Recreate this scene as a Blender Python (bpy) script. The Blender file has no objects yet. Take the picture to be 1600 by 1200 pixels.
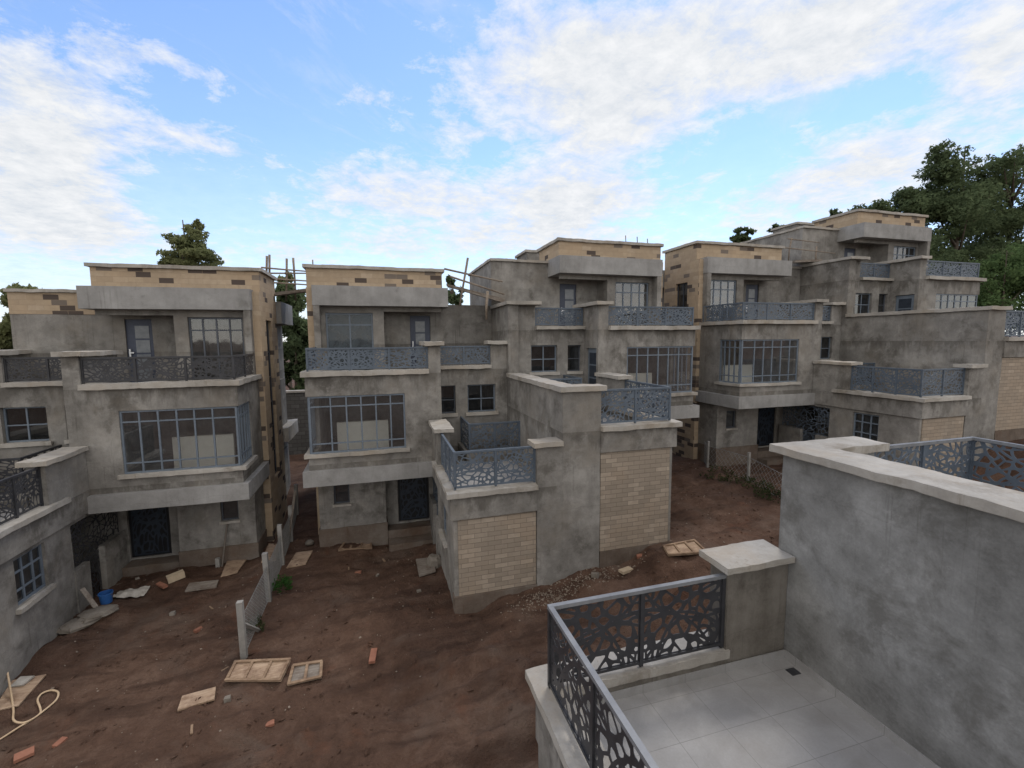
import bpy, math, random
import numpy as np
from mathutils import Vector, Matrix, noise as mn

random.seed(7)
rng = np.random.default_rng(11)
scene = bpy.context.scene
col = scene.collection
R = math.radians

# ------------------------------------------------------------------ camera
F_PX, YAW, PITCH, ROLL = 709.76, 0.282439, 0.0980276, -0.00771733
cy_, sy_, cp_, sp_ = math.cos(YAW), math.sin(YAW), math.cos(PITCH), math.sin(PITCH)
FWD = Vector((sy_ * cp_, cy_ * cp_, -sp_))
RT0 = Vector((cy_, -sy_, 0)); UP0 = RT0.cross(FWD)
RT = math.cos(ROLL) * RT0 + math.sin(ROLL) * UP0
UP = -math.sin(ROLL) * RT0 + math.cos(ROLL) * UP0
cam_d = bpy.data.cameras.new("camera"); cam = bpy.data.objects.new("camera", cam_d); col.objects.link(cam)
cam_d.sensor_width = 36; cam_d.lens = 36 * F_PX / 1600; cam_d.clip_end = 3000; cam_d.clip_start = 0.05
cam.matrix_world = Matrix(((RT.x, UP.x, -FWD.x, 0), (RT.y, UP.y, -FWD.y, 0), (RT.z, UP.z, -FWD.z, 0), (0, 0, 0, 1)))
scene.camera = cam

def ray(px, py): return (px - 800) / F_PX * RT - (py - 600) / F_PX * UP + FWD
def onY(px, py, Y): d = ray(px, py); return d * (Y / d.y)

# ------------------------------------------------------------------ materials
def new_mat(name):
    m = bpy.data.materials.new(name); m.use_nodes = True
    nt = m.node_tree; nt.nodes.clear()
    return m, nt
class NB:
    """tiny node-graph helper"""
    def __init__(s, nt): s.nt = nt
    def n(s, t, **kw):
        nd = s.nt.nodes.new(t)
        for k, v in kw.items(): setattr(nd, k, v)
        return nd
    def l(s, a, b): s.nt.links.new(a, b)
    def setin(s, nd, key, v):
        if hasattr(v, 'is_linked') or isinstance(v, bpy.types.NodeSocket): s.l(v, nd.inputs[key])
        else: nd.inputs[key].default_value = v
    def math(s, op, a, b=None, c=None, clamp=False):
        nd = s.n('ShaderNodeMath', operation=op, use_clamp=clamp)
        s.setin(nd, 0, a)
        if b is not None: s.setin(nd, 1, b)
        if c is not None: s.setin(nd, 2, c)
        return nd.outputs[0]
    def noise(s, vec, scale, detail=4, rough=.55, dist=0):
        nd = s.n('ShaderNodeTexNoise'); s.l(vec, nd.inputs['Vector'])
        nd.inputs['Scale'].default_value = scale; nd.inputs['Detail'].default_value = detail
        nd.inputs['Roughness'].default_value = rough; nd.inputs['Distortion'].default_value = dist
        return nd.outputs['Fac']
    def ramp(s, fac, stops, interp='LINEAR'):
        nd = s.n('ShaderNodeValToRGB'); cr = nd.color_ramp; cr.interpolation = interp
        while len(cr.elements) > 1: cr.elements.remove(cr.elements[-1])
        cr.elements[0].position = stops[0][0]; cr.elements[0].color = stops[0][1]
        for p, c in stops[1:]:
            e = cr.elements.new(p); e.color = c
        s.l(fac, nd.inputs[0]); return nd.outputs[0]
    def mix(s, fac, a, b, mode='MIX'):
        nd = s.n('ShaderNodeMix', data_type='RGBA', blend_type=mode)
        s.setin(nd, 0, fac); s.setin(nd, 6, a); s.setin(nd, 7, b); return nd.outputs[2]
    def vmul(s, vec, v):
        nd = s.n('ShaderNodeVectorMath', operation='MULTIPLY'); s.l(vec, nd.inputs[0]); nd.inputs[1].default_value = v; return nd.outputs[0]
    def out(s, sh):
        o = s.n('ShaderNodeOutputMaterial'); s.l(sh, o.inputs[0])
    def bsdf(s, color, rough=.8, spec=.3, normal=None, metal=0):
        b = s.n('ShaderNodeBsdfPrincipled')
        s.setin(b, 'Base Color', color); s.setin(b, 'Roughness', rough)
        b.inputs['Specular IOR Level'].default_value = spec; b.inputs['Metallic'].default_value = metal
        if normal is not None: s.l(normal, b.inputs['Normal'])
        return b.outputs[0]
    def bump(s, h, strength=.3, dist=.01, normal=None):
        b = s.n('ShaderNodeBump'); b.inputs['Strength'].default_value = strength; b.inputs['Distance'].default_value = dist
        s.l(h, b.inputs['Height'])
        if normal is not None: s.l(normal, b.inputs['Normal'])
        return b.outputs[0]
    def bevel(s, r):
        b = s.n('ShaderNodeBevel', samples=3); b.inputs['Radius'].default_value = r; return b.outputs[0]
def g(v, a=1.): return (v, v, v, a)
def c3(r, gg, b): return (r, gg, b, 1)

def boxcoord(B):
    pos = B.n('ShaderNodeNewGeometry').outputs['Position']
    sp = B.n('ShaderNodeSeparateXYZ'); B.l(pos, sp.inputs[0])
    cb = B.n('ShaderNodeCombineXYZ'); B.l(B.math('ADD', sp.outputs[0], sp.outputs[1]), cb.inputs[0]); B.l(sp.outputs[2], cb.inputs[1])
    return pos, cb.outputs[0]

def mat_concrete(name, dark, mid, light, stain, warm=None, streak=.5, rough=.9, bevel=.014, stain_lo=.56, runs=()):
    m, nt = new_mat(name); B = NB(nt)
    pos = B.n('ShaderNodeNewGeometry').outputs['Position']
    v = pos
    big = B.noise(v, .6, 6, .62, .1); medn = B.noise(v, 2.6, 7, .68, .1); fine = B.noise(v, 38., 3, .6)
    st = B.noise(B.vmul(v, (3.2, 3.2, .35)), 1.3, 5, .6, .15)
    f = B.math('ADD', B.math('MULTIPLY', big, .45), B.math('ADD', B.math('MULTIPLY', medn, .4), B.math('MULTIPLY', st, .25 * streak)))
    f = B.math('ADD', f, B.math('MULTIPLY', fine, .10))
    c = B.ramp(f, [(.40, dark), (.54, mid), (.68, light)])
    # plaster bays: each lift dried to its own tone, a faint ridge where they meet
    wob = B.noise(v, 2.2, 3, .5)
    _p, bv = boxcoord(B)
    ad = B.n('ShaderNodeVectorMath', operation='ADD'); B.l(bv, ad.inputs[0]); cw = B.n('ShaderNodeCombineXYZ')
    B.l(B.math('MULTIPLY', wob, .35), cw.inputs[0]); B.l(B.math('MULTIPLY', wob, .22), cw.inputs[1]); B.l(cw.outputs[0], ad.inputs[1])
    pb = B.n('ShaderNodeTexBrick'); B.l(ad.outputs[0], pb.inputs['Vector']); pb.inputs['Color1'].default_value = g(0); pb.inputs['Color2'].default_value = g(1); pb.inputs['Mortar'].default_value = g(.5)
    pb.inputs['Scale'].default_value = 1; pb.inputs['Brick Width'].default_value = 2.3; pb.inputs['Row Height'].default_value = .95; pb.inputs['Mortar Size'].default_value = .008
    c = B.mix(B.math('MULTIPLY', pb.outputs['Color'], .05), c, dark)
    c = B.mix(B.math('MULTIPLY', pb.outputs['Fac'], .14), c, stain)
    # sweeps of the trowel
    tw = B.n('ShaderNodeTexWave', wave_type='RINGS', rings_direction='SPHERICAL'); B.l(B.vmul(v, (1.3, 1.3, 1.9)), tw.inputs['Vector'])
    tw.inputs['Scale'].default_value = 2.6; tw.inputs['Distortion'].default_value = 9; tw.inputs['Detail'].default_value = 5; tw.inputs['Detail Scale'].default_value = 1.4; tw.inputs['Detail Roughness'].default_value = .7
    c = B.mix(B.math('MULTIPLY', B.ramp(tw.outputs['Fac'], [(.62, g(0)), (.95, g(1))]), .05), c, light)
    sm = B.noise(v, 1.25, 8, .7, .25)
    c = B.mix(B.math('MULTIPLY', B.ramp(sm, [(stain_lo, g(0)), (stain_lo + .12, g(1))]), .6), c, stain)
    # vertical runs of dirt
    run = B.noise(B.vmul(v, (8., 8., .25)), 1.8, 5, .65, .1)
    big2 = B.noise(v, .9, 3, .5)
    rm = B.math('MULTIPLY', B.ramp(run, [(.58, g(0)), (.70, g(1))]), B.ramp(big2, [(.48, g(0)), (.62, g(1))]))
    c = B.mix(B.math('MULTIPLY', rm, .55), c, stain)
    # water stains that have run down from the edge pieces
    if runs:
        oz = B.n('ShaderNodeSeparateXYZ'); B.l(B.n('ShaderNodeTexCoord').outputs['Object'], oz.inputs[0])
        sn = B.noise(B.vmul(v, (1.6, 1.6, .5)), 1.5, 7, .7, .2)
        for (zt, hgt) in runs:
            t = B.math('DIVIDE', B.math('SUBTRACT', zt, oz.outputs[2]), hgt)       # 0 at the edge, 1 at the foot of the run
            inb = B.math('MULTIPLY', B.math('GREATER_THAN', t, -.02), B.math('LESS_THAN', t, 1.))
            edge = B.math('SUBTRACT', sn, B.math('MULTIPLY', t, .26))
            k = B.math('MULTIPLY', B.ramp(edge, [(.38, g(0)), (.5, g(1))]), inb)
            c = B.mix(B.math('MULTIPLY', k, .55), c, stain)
    # pale lime and filler patches
    lp = B.noise(v, 1.9, 7, .74, .2)
    c = B.mix(B.math('MULTIPLY', B.ramp(lp, [(.62, g(0)), (.70, g(1))]), .5), c, light)
    if warm is not None:
        wm = B.noise(v, .8, 6, .68, .15)
        c = B.mix(B.math('MULTIPLY', B.ramp(wm, [(.5, g(0)), (.68, g(1))]), .5), c, warm)
    h = B.math('ADD', B.math('ADD', B.math('MULTIPLY', fine, .5), medn), B.math('MULTIPLY', tw.outputs['Fac'], .15))
    nrm = B.bump(h, .35, .012, B.bevel(bevel) if bevel else None)
    B.out(B.bsdf(c, rough, .2, nrm)); return m

def mat_brick(name, bw, bh, mortar_w, tones, dark=None, dark_at=.93, mortar=c3(.12, .10, .08), mortar_vis=1., bump=.6):
    m, nt = new_mat(name); B = NB(nt)
    pos, v = boxcoord(B)
    bt = B.n('ShaderNodeTexBrick'); B.l(v, bt.inputs['Vector'])
    bt.inputs['Color1'].default_value = g(0); bt.inputs['Color2'].default_value = g(1); bt.inputs['Mortar'].default_value = g(0)
    bt.inputs['Scale'].default_value = 1; bt.inputs['Mortar Size'].default_value = mortar_w; bt.inputs['Mortar Smooth'].default_value = .2
    bt.inputs['Brick Width'].default_value = bw; bt.inputs['Row Height'].default_value = bh
    tint = bt.outputs['Color']; fac = bt.outputs['Fac']
    c = B.ramp(tint, [(0, tones[0]), (.5, tones[1]), (1, tones[2])])
    nz = B.noise(pos, 7, 6, .65); nb = B.noise(pos, .9, 5, .6, .6)
    c = B.mix(B.math('MULTIPLY', B.ramp(nz, [(.4, g(0)), (.65, g(1))]), .4), c, tones[3])
    c = B.mix(B.math('MULTIPLY', B.ramp(nb, [(.48, g(0)), (.68, g(1))]), .55), c, tones[4])
    if dark is not None:
        c = B.mix(B.ramp(tint, [(dark_at - .045, g(0)), (dark_at - .04, g(1))]), c, c3(.17, .14, .115))
        c = B.mix(B.ramp(tint, [(dark_at, g(0)), (dark_at + .01, g(1))]), c, dark)
    c = B.mix(B.math('MULTIPLY', fac, mortar_vis), c, mortar)
    h = B.math('SUBTRACT', B.math('MULTIPLY', nz, .5), fac)
    B.out(B.bsdf(c, .9, .2, B.bump(h, bump, .008, B.bevel(.012)))); return m

def mat_paint(name, c1, c2, rough=.45, metal=0., spec=.4, scale=6., bump=.05):
    m, nt = new_mat(name); B = NB(nt)
    pos = B.n('ShaderNodeNewGeometry').outputs['Position']
    n1 = B.noise(pos, scale, 6, .65); n2 = B.noise(pos, scale * .17, 4)
    f = B.math('ADD', B.math('MULTIPLY', n1, .6), B.math('MULTIPLY', n2, .4))
    c = B.ramp(f, [(.38, c1), (.62, c2)])
    r = B.math('ADD', B.math('MULTIPLY', n1, .3), rough - .15)
    B.out(B.bsdf(c, r, spec, B.bump(n1, bump, .01), metal)); return m

def mat_glass(name, tint, lo, hi, dirt=.12, dirtcol=g(.35)):
    m, nt = new_mat(name); B = NB(nt)
    pos = B.n('ShaderNodeNewGeometry').outputs['Position']
    tr = B.n('ShaderNodeBsdfTransparent'); tr.inputs[0].default_value = tint
    gl = B.n('ShaderNodeBsdfGlossy'); gl.inputs['Roughness'].default_value = .03
    wav = B.noise(pos, 1.6, 2, .5)
    B.l(B.bump(wav, .04, .05), gl.inputs['Normal'])
    lw = B.n('ShaderNodeLayerWeight'); lw.inputs[0].default_value = .25
    fr = B.math('ADD', B.math('MULTIPLY', lw.outputs['Facing'], hi - lo), lo)
    mx = B.n('ShaderNodeMixShader'); B.l(fr, mx.inputs[0]); B.l(tr.outputs[0], mx.inputs[1]); B.l(gl.outputs[0], mx.inputs[2])
    df = B.n('ShaderNodeBsdfDiffuse'); df.inputs[0].default_value = dirtcol
    dn = B.noise(pos, 2.2, 6, .7, .5)
    d = B.math('MULTIPLY', B.ramp(dn, [(.35, g(.35)), (.7, g(1))]), dirt)
    m2 = B.n('ShaderNodeMixShader'); B.l(d, m2.inputs[0]); B.l(mx.outputs[0], m2.inputs[1]); B.l(df.outputs[0], m2.inputs[2])
    B.out(m2.outputs[0]); return m

M = {}
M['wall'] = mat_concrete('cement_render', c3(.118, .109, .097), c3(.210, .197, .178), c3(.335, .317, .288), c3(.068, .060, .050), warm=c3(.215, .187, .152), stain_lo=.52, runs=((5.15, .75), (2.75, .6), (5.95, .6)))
M['smooth'] = mat_concrete('smooth_cement', c3(.18, .174, .164), c3(.25, .242, .23), c3(.325, .316, .302), c3(.125, .117, .106), streak=.8, stain_lo=.6)
M['grey'] = mat_concrete('cold_cement', c3(.125, .122, .115), c3(.220, .217, .208), c3(.35, .346, .334), c3(.09, .084, .074), streak=.3, stain_lo=.49)
M['damp'] = mat_concrete('damp_cement', c3(.075, .065, .053), c3(.125, .11, .092), c3(.19, .172, .148), c3(.05, .042, .034), streak=1.)
M['coping'] = mat_concrete('coping_concrete', c3(.24, .22, .192), c3(.34, .315, .278), c3(.44, .412, .37), c3(.17, .142, .108), warm=c3(.34, .275, .20), stain_lo=.53)
M['plinth'] = mat_concrete('muddy_plinth', c3(.085, .063, .047), c3(.135, .105, .083), c3(.19, .165, .14), c3(.08, .045, .028), warm=c3(.13, .078, .05))
M['brick'] = mat_brick('parapet_stone', .36, .15, .004, [c3(.41, .32, .22), c3(.35, .27, .185), c3(.475, .38, .275), c3(.28, .21, .145), c3(.43, .315, .205)], dark=c3(.085, .066, .055), dark_at=.895, mortar=c3(.25, .19, .13), mortar_vis=.5, bump=.5)
M['clad'] = mat_brick('garage_stone', .30, .108, .005, [c3(.31, .255, .198), c3(.25, .208, .162), c3(.385, .32, .25), c3(.235, .19, .147), c3(.32, .248, .18)], mortar=c3(.12, .097, .075), mortar_vis=.7)
M['block'] = mat_brick('boundary_block', .42, .2, .012, [c3(.12, .115, .105), c3(.09, .086, .08), c3(.15, .145, .135), c3(.07, .065, .06), c3(.10, .095, .085)], mortar=c3(.06, .055, .05))
M['rail'] = mat_paint('slate_blue_paint', c3(.068, .085, .108), c3(.098, .120, .148), .5)
M['raildark'] = mat_paint('charcoal_paint', c3(.026, .026, .029), c3(.044, .044, .048), .4)
M['handrail'] = mat_paint('handrail_sky_sheen', c3(.14, .143, .15), c3(.21, .214, .22), .4)  # paler than the other bars: bright sky on the top face painted in
M['frame'] = mat_paint('blue_grey_frame', c3(.105, .128, .155), c3(.145, .172, .205), .5)
M['framedark'] = mat_paint('dark_frame', c3(.05, .055, .065), c3(.075, .083, .098), .5)
M['door'] = mat_paint('dark_steel_grille', c3(.018, .024, .034), c3(.032, .041, .056), .4)
M['doorback'] = mat_paint('black_door_sheet', c3(.006, .006, .007), c3(.012, .012, .014), .5)
M['doorblue'] = mat_paint('navy_steel_door', c3(.035, .042, .065), c3(.055, .065, .095), .45)
M['doorglass'] = mat_paint('door_light', c3(.13, .14, .15), c3(.2, .21, .22), .2)
M['void'] = mat_paint('dark_interior', c3(.02, .02, .02), c3(.035, .034, .032), .9)
M['room'] = mat_paint('room_plaster', c3(.10, .095, .085), c3(.15, .14, .125), .9)
M['cream'] = mat_paint('cream_board', c3(.72, .68, .58), c3(.80, .76, .66), .8)
M['steel'] = mat_paint('bare_steel', c3(.10, .085, .07), c3(.2, .17, .14), .6, .3)
M['chrome'] = mat_paint('handle_metal', c3(.5, .5, .5), c3(.65, .65, .65), .3, .6)
M['glass'] = mat_glass('window_glass', c3(.88, .90, .91), .11, .55)
M['film'] = mat_glass('filmed_glass', c3(.35, .38, .40), .05, .3, .9, c3(.115, .135, .148))
M['darkglass'] = mat_glass('dark_glass', c3(.35, .38, .42), .07, .4, .05)

def mat_tile():
    m, nt = new_mat('terrace_tile'); B = NB(nt)
    pos = B.n('ShaderNodeNewGeometry').outputs['Position']
    sp = B.n('ShaderNodeSeparateXYZ'); B.l(pos, sp.inputs[0])
    cb = B.n('ShaderNodeCombineXYZ'); B.l(B.math('ADD', sp.outputs[0], .222 - 3.84 + .616 * 6), cb.inputs[0]); B.l(B.math('ADD', sp.outputs[1], -4.428 + .562 * 12), cb.inputs[1])
    bt = B.n('ShaderNodeTexBrick', offset=0.0); B.l(cb.outputs[0], bt.inputs['Vector'])
    bt.inputs['Color1'].default_value = g(0); bt.inputs['Color2'].default_value = g(1); bt.inputs['Scale'].default_value = 1
    bt.inputs['Mortar Size'].default_value = .0035; bt.inputs['Brick Width'].default_value = .616; bt.inputs['Row Height'].default_value = .562
    n1 = B.noise(pos, 2.4, 6, .6, .5); n2 = B.noise(pos, 40, 2)
    f = B.math('ADD', B.math('MULTIPLY', n1, .8), B.math('MULTIPLY', n2, .2))
    c = B.ramp(f, [(.35, c3(.235, .226, .216)), (.65, c3(.315, .306, .296))])
    c = B.mix(B.math('MULTIPLY', bt.outputs['Color'], .06), c, g(.5))
    du = B.noise(pos, .9, 7, .7, 1.)
    c = B.mix(B.math('MULTIPLY', B.ramp(du, [(.5, g(0)), (.75, g(1))]), .35), c, c3(.21, .19, .168))
    c = B.mix(B.math('MULTIPLY', bt.outputs['Fac'], .6), c, c3(.14, .132, .125))
    h = B.math('SUBTRACT', B.math('MULTIPLY', n2, .1), bt.outputs['Fac'])
    B.out(B.bsdf(c, B.math('ADD', B.math('MULTIPLY', n1, .2), .48), .3, B.bump(h, .3, .004))); return m
M['tile'] = mat_tile()

def mat_soil():
    m, nt = new_mat('red_soil'); B = NB(nt)
    pos = B.n('ShaderNodeNewGeometry').outputs['Position']
    a = B.noise(pos, .45, 6, .65, .8); b = B.noise(pos, 3.2, 8, .7, .3); d = B.noise(pos, 22, 5, .7)
    f = B.math('ADD', B.math('MULTIPLY', a, .45), B.math('ADD', B.math('MULTIPLY', b, .35), B.math('MULTIPLY', d, .2)))
    c = B.ramp(f, [(.36, c3(.055, .031, .021)), (.5, c3(.098, .057, .039)), (.64, c3(.155, .099, .071))])
    gp = B.noise(pos, .7, 5, .6, .8)
    c = B.mix(B.math('MULTIPLY', B.ramp(gp, [(.52, g(0)), (.68, g(1))]), .55), c, c3(.135, .10, .078))
    vo = B.n('ShaderNodeTexVoronoi'); B.l(pos, vo.inputs['Vector']); vo.inputs['Scale'].default_value = 13
    sp = B.ramp(vo.outputs['Distance'], [(.05, g(1)), (.13, g(0))])
    rr = B.n('ShaderNodeSeparateXYZ'); B.l(vo.outputs['Color'], rr.inputs[0])
    sp = B.math('MULTIPLY', sp, B.math('GREATER_THAN', rr.outputs[0], .72))
    c = B.mix(B.math('MULTIPLY', sp, .7), c, c3(.26, .215, .17))
    rd = B.noise(pos, 1.3, 4, .6, .4)
    c = B.mix(B.math('MULTIPLY', B.ramp(rd, [(.6, g(0)), (.72, g(1))]), .5), c, c3(.13, .058, .034))
    wet = B.noise(B.vmul(pos, (.3, 1.5, 1.)), 1.3, 6, .62, .6)
    c = B.mix(B.math('MULTIPLY', B.ramp(wet, [(.50, g(0)), (.62, g(1))]), .6), c, c3(.042, .024, .017))
    h = B.math('ADD', B.math('ADD', B.math('MULTIPLY', b, .8), B.math('MULTIPLY', d, .5)), B.math('MULTIPLY', sp, .4))
    B.out(B.bsdf(c, .95, .15, B.bump(h, 1., .085))); return m
M['soil'] = mat_soil()

def mat_wood(name, a, b, dirt):
    m, nt = new_mat(name); B = NB(nt)
    tc = B.n('ShaderNodeTexCoord').outputs['Object']
    gr = B.noise(B.vmul(tc, (1.2, 14, 14)), 2.0, 5, .6, .6); n = B.noise(tc, 3, 6, .7)
    c = B.ramp(gr, [(.35, a), (.65, b)])
    c = B.mix(B.ramp(n, [(.45, g(0)), (.68, g(.8))]), c, dirt)
    B.out(B.bsdf(c, .85, .2, B.bump(gr, .4, .006))); return m
M['wood'] = mat_wood('formwork_ply', c3(.29, .20, .13), c3(.42, .31, .22), c3(.13, .075, .048))
M['woodbat'] = mat_wood('batten_wood', c3(.20, .135, .085), c3(.32, .225, .15), c3(.12, .07, .045))
M['woodgrey'] = mat_wood('grey_plank', c3(.16, .135, .11), c3(.27, .235, .20), c3(.10, .07, .05))
M['pole'] = mat_wood('eucalyptus_pole', c3(.17, .135, .10), c3(.28, .23, .18), c3(.12, .09, .07))
M['post'] = mat_concrete('fence_post_concrete', c3(.16, .15, .135), c3(.25, .238, .218), c3(.34, .326, .30), c3(.11, .088, .066), bevel=.006)
M['terracotta'] = mat_paint('terracotta', c3(.19, .075, .045), c3(.27, .12, .075), .9, scale=9)
M['tan'] = mat_paint('tan_stone', c3(.36, .28, .19), c3(.46, .37, .26), .9, scale=9)
M['bluep'] = mat_paint('blue_plastic', c3(.012, .06, .20), c3(.025, .10, .29), .5)
M['sack'] = mat_paint('woven_sack', c3(.26, .235, .20), c3(.42, .39, .345), .8, scale=14, bump=.3)
M['hose'] = mat_paint('hose', c3(.42, .30, .18), c3(.55, .41, .27), .6)
M['stonebit'] = mat_paint('stone_chips', c3(.15, .115, .085), c3(.25, .20, .155), .9)
M['rubble'] = mat_concrete('rubble', c3(.10, .085, .07), c3(.17, .148, .122), c3(.26, .23, .195), c3(.10, .065, .045), bevel=0)
M['wire'] = mat_paint('galvanised_wire', c3(.20, .20, .19), c3(.32, .32, .31), .5, .3)
M['bark'] = mat_wood('bark', c3(.07, .055, .04), c3(.15, .12, .095), c3(.05, .04, .03))
def mat_leaf(name, a, b, c_):
    m, nt = new_mat(name); B = NB(nt)
    pos = B.n('ShaderNodeNewGeometry').outputs['Position']
    n = B.noise(pos, .8, 5, .6); n2 = B.noise(pos, 9, 2)
    f = B.math('ADD', B.math('MULTIPLY', n, .65), B.math('MULTIPLY', n2, .35))
    c = B.ramp(f, [(.36, a), (.5, b), (.66, c_)])
    df = B.n('ShaderNodeBsdfDiffuse'); B.l(c, df.inputs[0]); tl = B.n('ShaderNodeBsdfTranslucent'); B.l(c, tl.inputs[0])
    mx = B.n('ShaderNodeMixShader'); mx.inputs[0].default_value = .42; B.l(df.outputs[0], mx.inputs[1]); B.l(tl.outputs[0], mx.inputs[2])
    B.out(mx.outputs[0]); return m
M['leaf'] = mat_leaf('leaf_dark', c3(.060, .080, .042), c3(.095, .125, .062), c3(.15, .185, .09))
M['leaf2'] = mat_leaf('leaf_olive', c3(.10, .112, .05), c3(.16, .175, .08), c3(.23, .235, .115))
M['leaf3'] = mat_leaf('leaf_bright', c3(.06, .095, .04), c3(.095, .145, .058), c3(.15, .21, .085))

M['leafweed'] = mat_leaf('leaf_weed', c3(.025, .065, .015), c3(.045, .11, .028), c3(.08, .17, .045))
M['leafdull'] = mat_leaf('leaf_dull', c3(.03, .038, .018), c3(.055, .065, .03), c3(.11, .105, .055))

# ------------------------------------------------------------------ mesh helpers
def link(name, verts, faces, mat, parent=None, origin=None, smooth=False):
    """mesh in world coordinates -> object whose local frame is the parent's"""
    me = bpy.data.meshes.new(name)
    o0 = Vector(origin) if origin is not None else Vector((0, 0, 0))
    if origin is not None: verts = [(v[0] - o0.x, v[1] - o0.y, v[2] - o0.z) for v in verts]
    me.from_pydata([tuple(v) for v in verts], [], faces); me.update()
    if mat is not None: me.materials.append(mat)
    if smooth: me.polygons.foreach_set('use_smooth', [True] * len(me.polygons))
    o = bpy.data.objects.new(name, me); col.objects.link(o)
    if parent is not None: o.parent = parent
    return o
def thing(name, label, cat, loc, group=None):
    o = bpy.data.objects.new(name, None); o.empty_display_size = .3; col.objects.link(o); o.location = loc
    o['label'] = label; o['category'] = cat
    if group: o['group'] = group
    return o
def tag(o, label, cat, group=None):
    o['label'] = label; o['category'] = cat
    if group: o['group'] = group
    return o
def ORG(root): return root.location.copy()

def csg(adds, subs=(), step=0):
    """boundary of a union of boxes minus boxes, on the rectilinear grid of their faces; boxes (x0,x1,y0,y1,z0,z1)"""
    fix = lambda b: (min(b[0], b[1]), max(b[0], b[1]), min(b[2], b[3]), max(b[2], b[3]), min(b[4], b[5]), max(b[4], b[5]))
    adds = [fix(b) for b in adds]; subs = [fix(b) for b in subs]
    ax = []
    for k in range(3):
        s = sorted({round(b[2 * k + i], 4) for b in adds + subs for i in (0, 1)})
        if step:
            t = []
            for a, b in zip(s, s[1:]):
                n = max(1, int((b - a) / step)); t += [a + (b - a) * i / n for i in range(n)]
            s = t + [s[-1]]
        ax.append(np.array([round(q, 4) for q in s]))
    S = np.zeros([len(a) - 1 for a in ax], bool)
    def sl(b):
        r = []
        for k in range(3):
            i0 = int(np.searchsorted(ax[k], round(b[2 * k], 4) - 1e-6)); i1 = int(np.searchsorted(ax[k], round(b[2 * k + 1], 4) - 1e-6))
            r.append(slice(i0, i1))
        return tuple(r)
    for b in adds: S[sl(b)] = True
    for b in subs: S[sl(b)] = False
    verts, faces, vi = [], [], {}
    def V(p):
        if p not in vi: vi[p] = len(verts); verts.append(p)
        return vi[p]
    P = np.pad(S, 1)
    for k in range(3):
        d = np.diff(P.astype(np.int8), axis=k)
        o1, o2 = (k + 1) % 3, (k + 2) % 3
        for i in range(d.shape[k]):
            lay = np.take(d, i, axis=k)
            # after take, remaining axes in order; drop the padding
            rem = [a for a in range(3) if a != k]
            lay = lay[1:-1, 1:-1]
            for sgn in (1, -1):
                m = (lay == sgn)
                if not m.any(): continue
                m = m.copy()
                for a in range(m.shape[0]):
                    b = 0
                    while b < m.shape[1]:
                        if not m[a, b]: b += 1; continue
                        b1 = b
                        while not step and b1 + 1 < m.shape[1] and m[a, b1 + 1]: b1 += 1
                        a1 = a
                        while not step and a1 + 1 < m.shape[0] and m[a1 + 1, b:b1 + 1].all(): a1 += 1
                        m[a:a1 + 1, b:b1 + 1] = False
                        A0, A1 = ax[rem[0]][a], ax[rem[0]][a1 + 1]; B0, B1 = ax[rem[1]][b], ax[rem[1]][b1 + 1]
                        q = []
                        for (pa, pb) in ((A0, B0), (A1, B0), (A1, B1), (A0, B1)):
                            p = [0, 0, 0]; p[k] = float(ax[k][i]); p[rem[0]] = float(pa); p[rem[1]] = float(pb); q.append(V(tuple(p)))
                        flip = (sgn == 1)          # solid on the + side -> normal points to -k
                        if k == 1: flip = not flip  # (x,z) order is left-handed about y
                        faces.append(q[::-1] if flip else q)
                        b = b1 + 1
    return verts, faces
ROUGH = {'wall': (.28, .010), 'smooth': (.28, .008), 'coping': (.09, .017), 'grey': (.25, .010), 'damp': (.15, .010), 'plinth': (.12, .016)}
def solid(name, adds, subs, mat, parent, origin):
    if mat not in ROUGH:
        v, f = csg(adds, subs); return link(name, v, f, M[mat], parent, origin)
    st, amp = ROUGH[mat]; v, f = csg(adds, subs, st); w = []
    for p in v:
        q = Vector(p); k = 1.1 if st > .2 else 2.6
        n = Vector((mn.noise(q * k), mn.noise(q * k + Vector((31, 7, 3))), mn.noise(q * k + Vector((5, 17, 43)))))
        if st <= .15: n += .5 * Vector((mn.noise(q * 9), mn.noise(q * 9 + Vector((3, 9, 1))), mn.noise(q * 9 + Vector((8, 2, 5)))))
        w.append(q + n * amp)
    o = link(name, w, f, M[mat], parent, origin, smooth=True); o.data.set_sharp_from_angle(angle=.55); return o

def boxes(lst):
    v, f = [], []
    for b in lst:
        x0, x1 = sorted(b[0:2]); y0, y1 = sorted(b[2:4]); z0, z1 = sorted(b[4:6]); n = len(v)
        v += [(x0, y0, z0), (x1, y0, z0), (x1, y1, z0), (x0, y1, z0), (x0, y0, z1), (x1, y0, z1), (x1, y1, z1), (x0, y1, z1)]
        f += [[n + i for i in q] for q in ((3, 2, 1, 0), (4, 5, 6, 7), (0, 1, 5, 4), (1, 2, 6, 5), (2, 3, 7, 6), (3, 0, 4, 7))]
    return v, f

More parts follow.
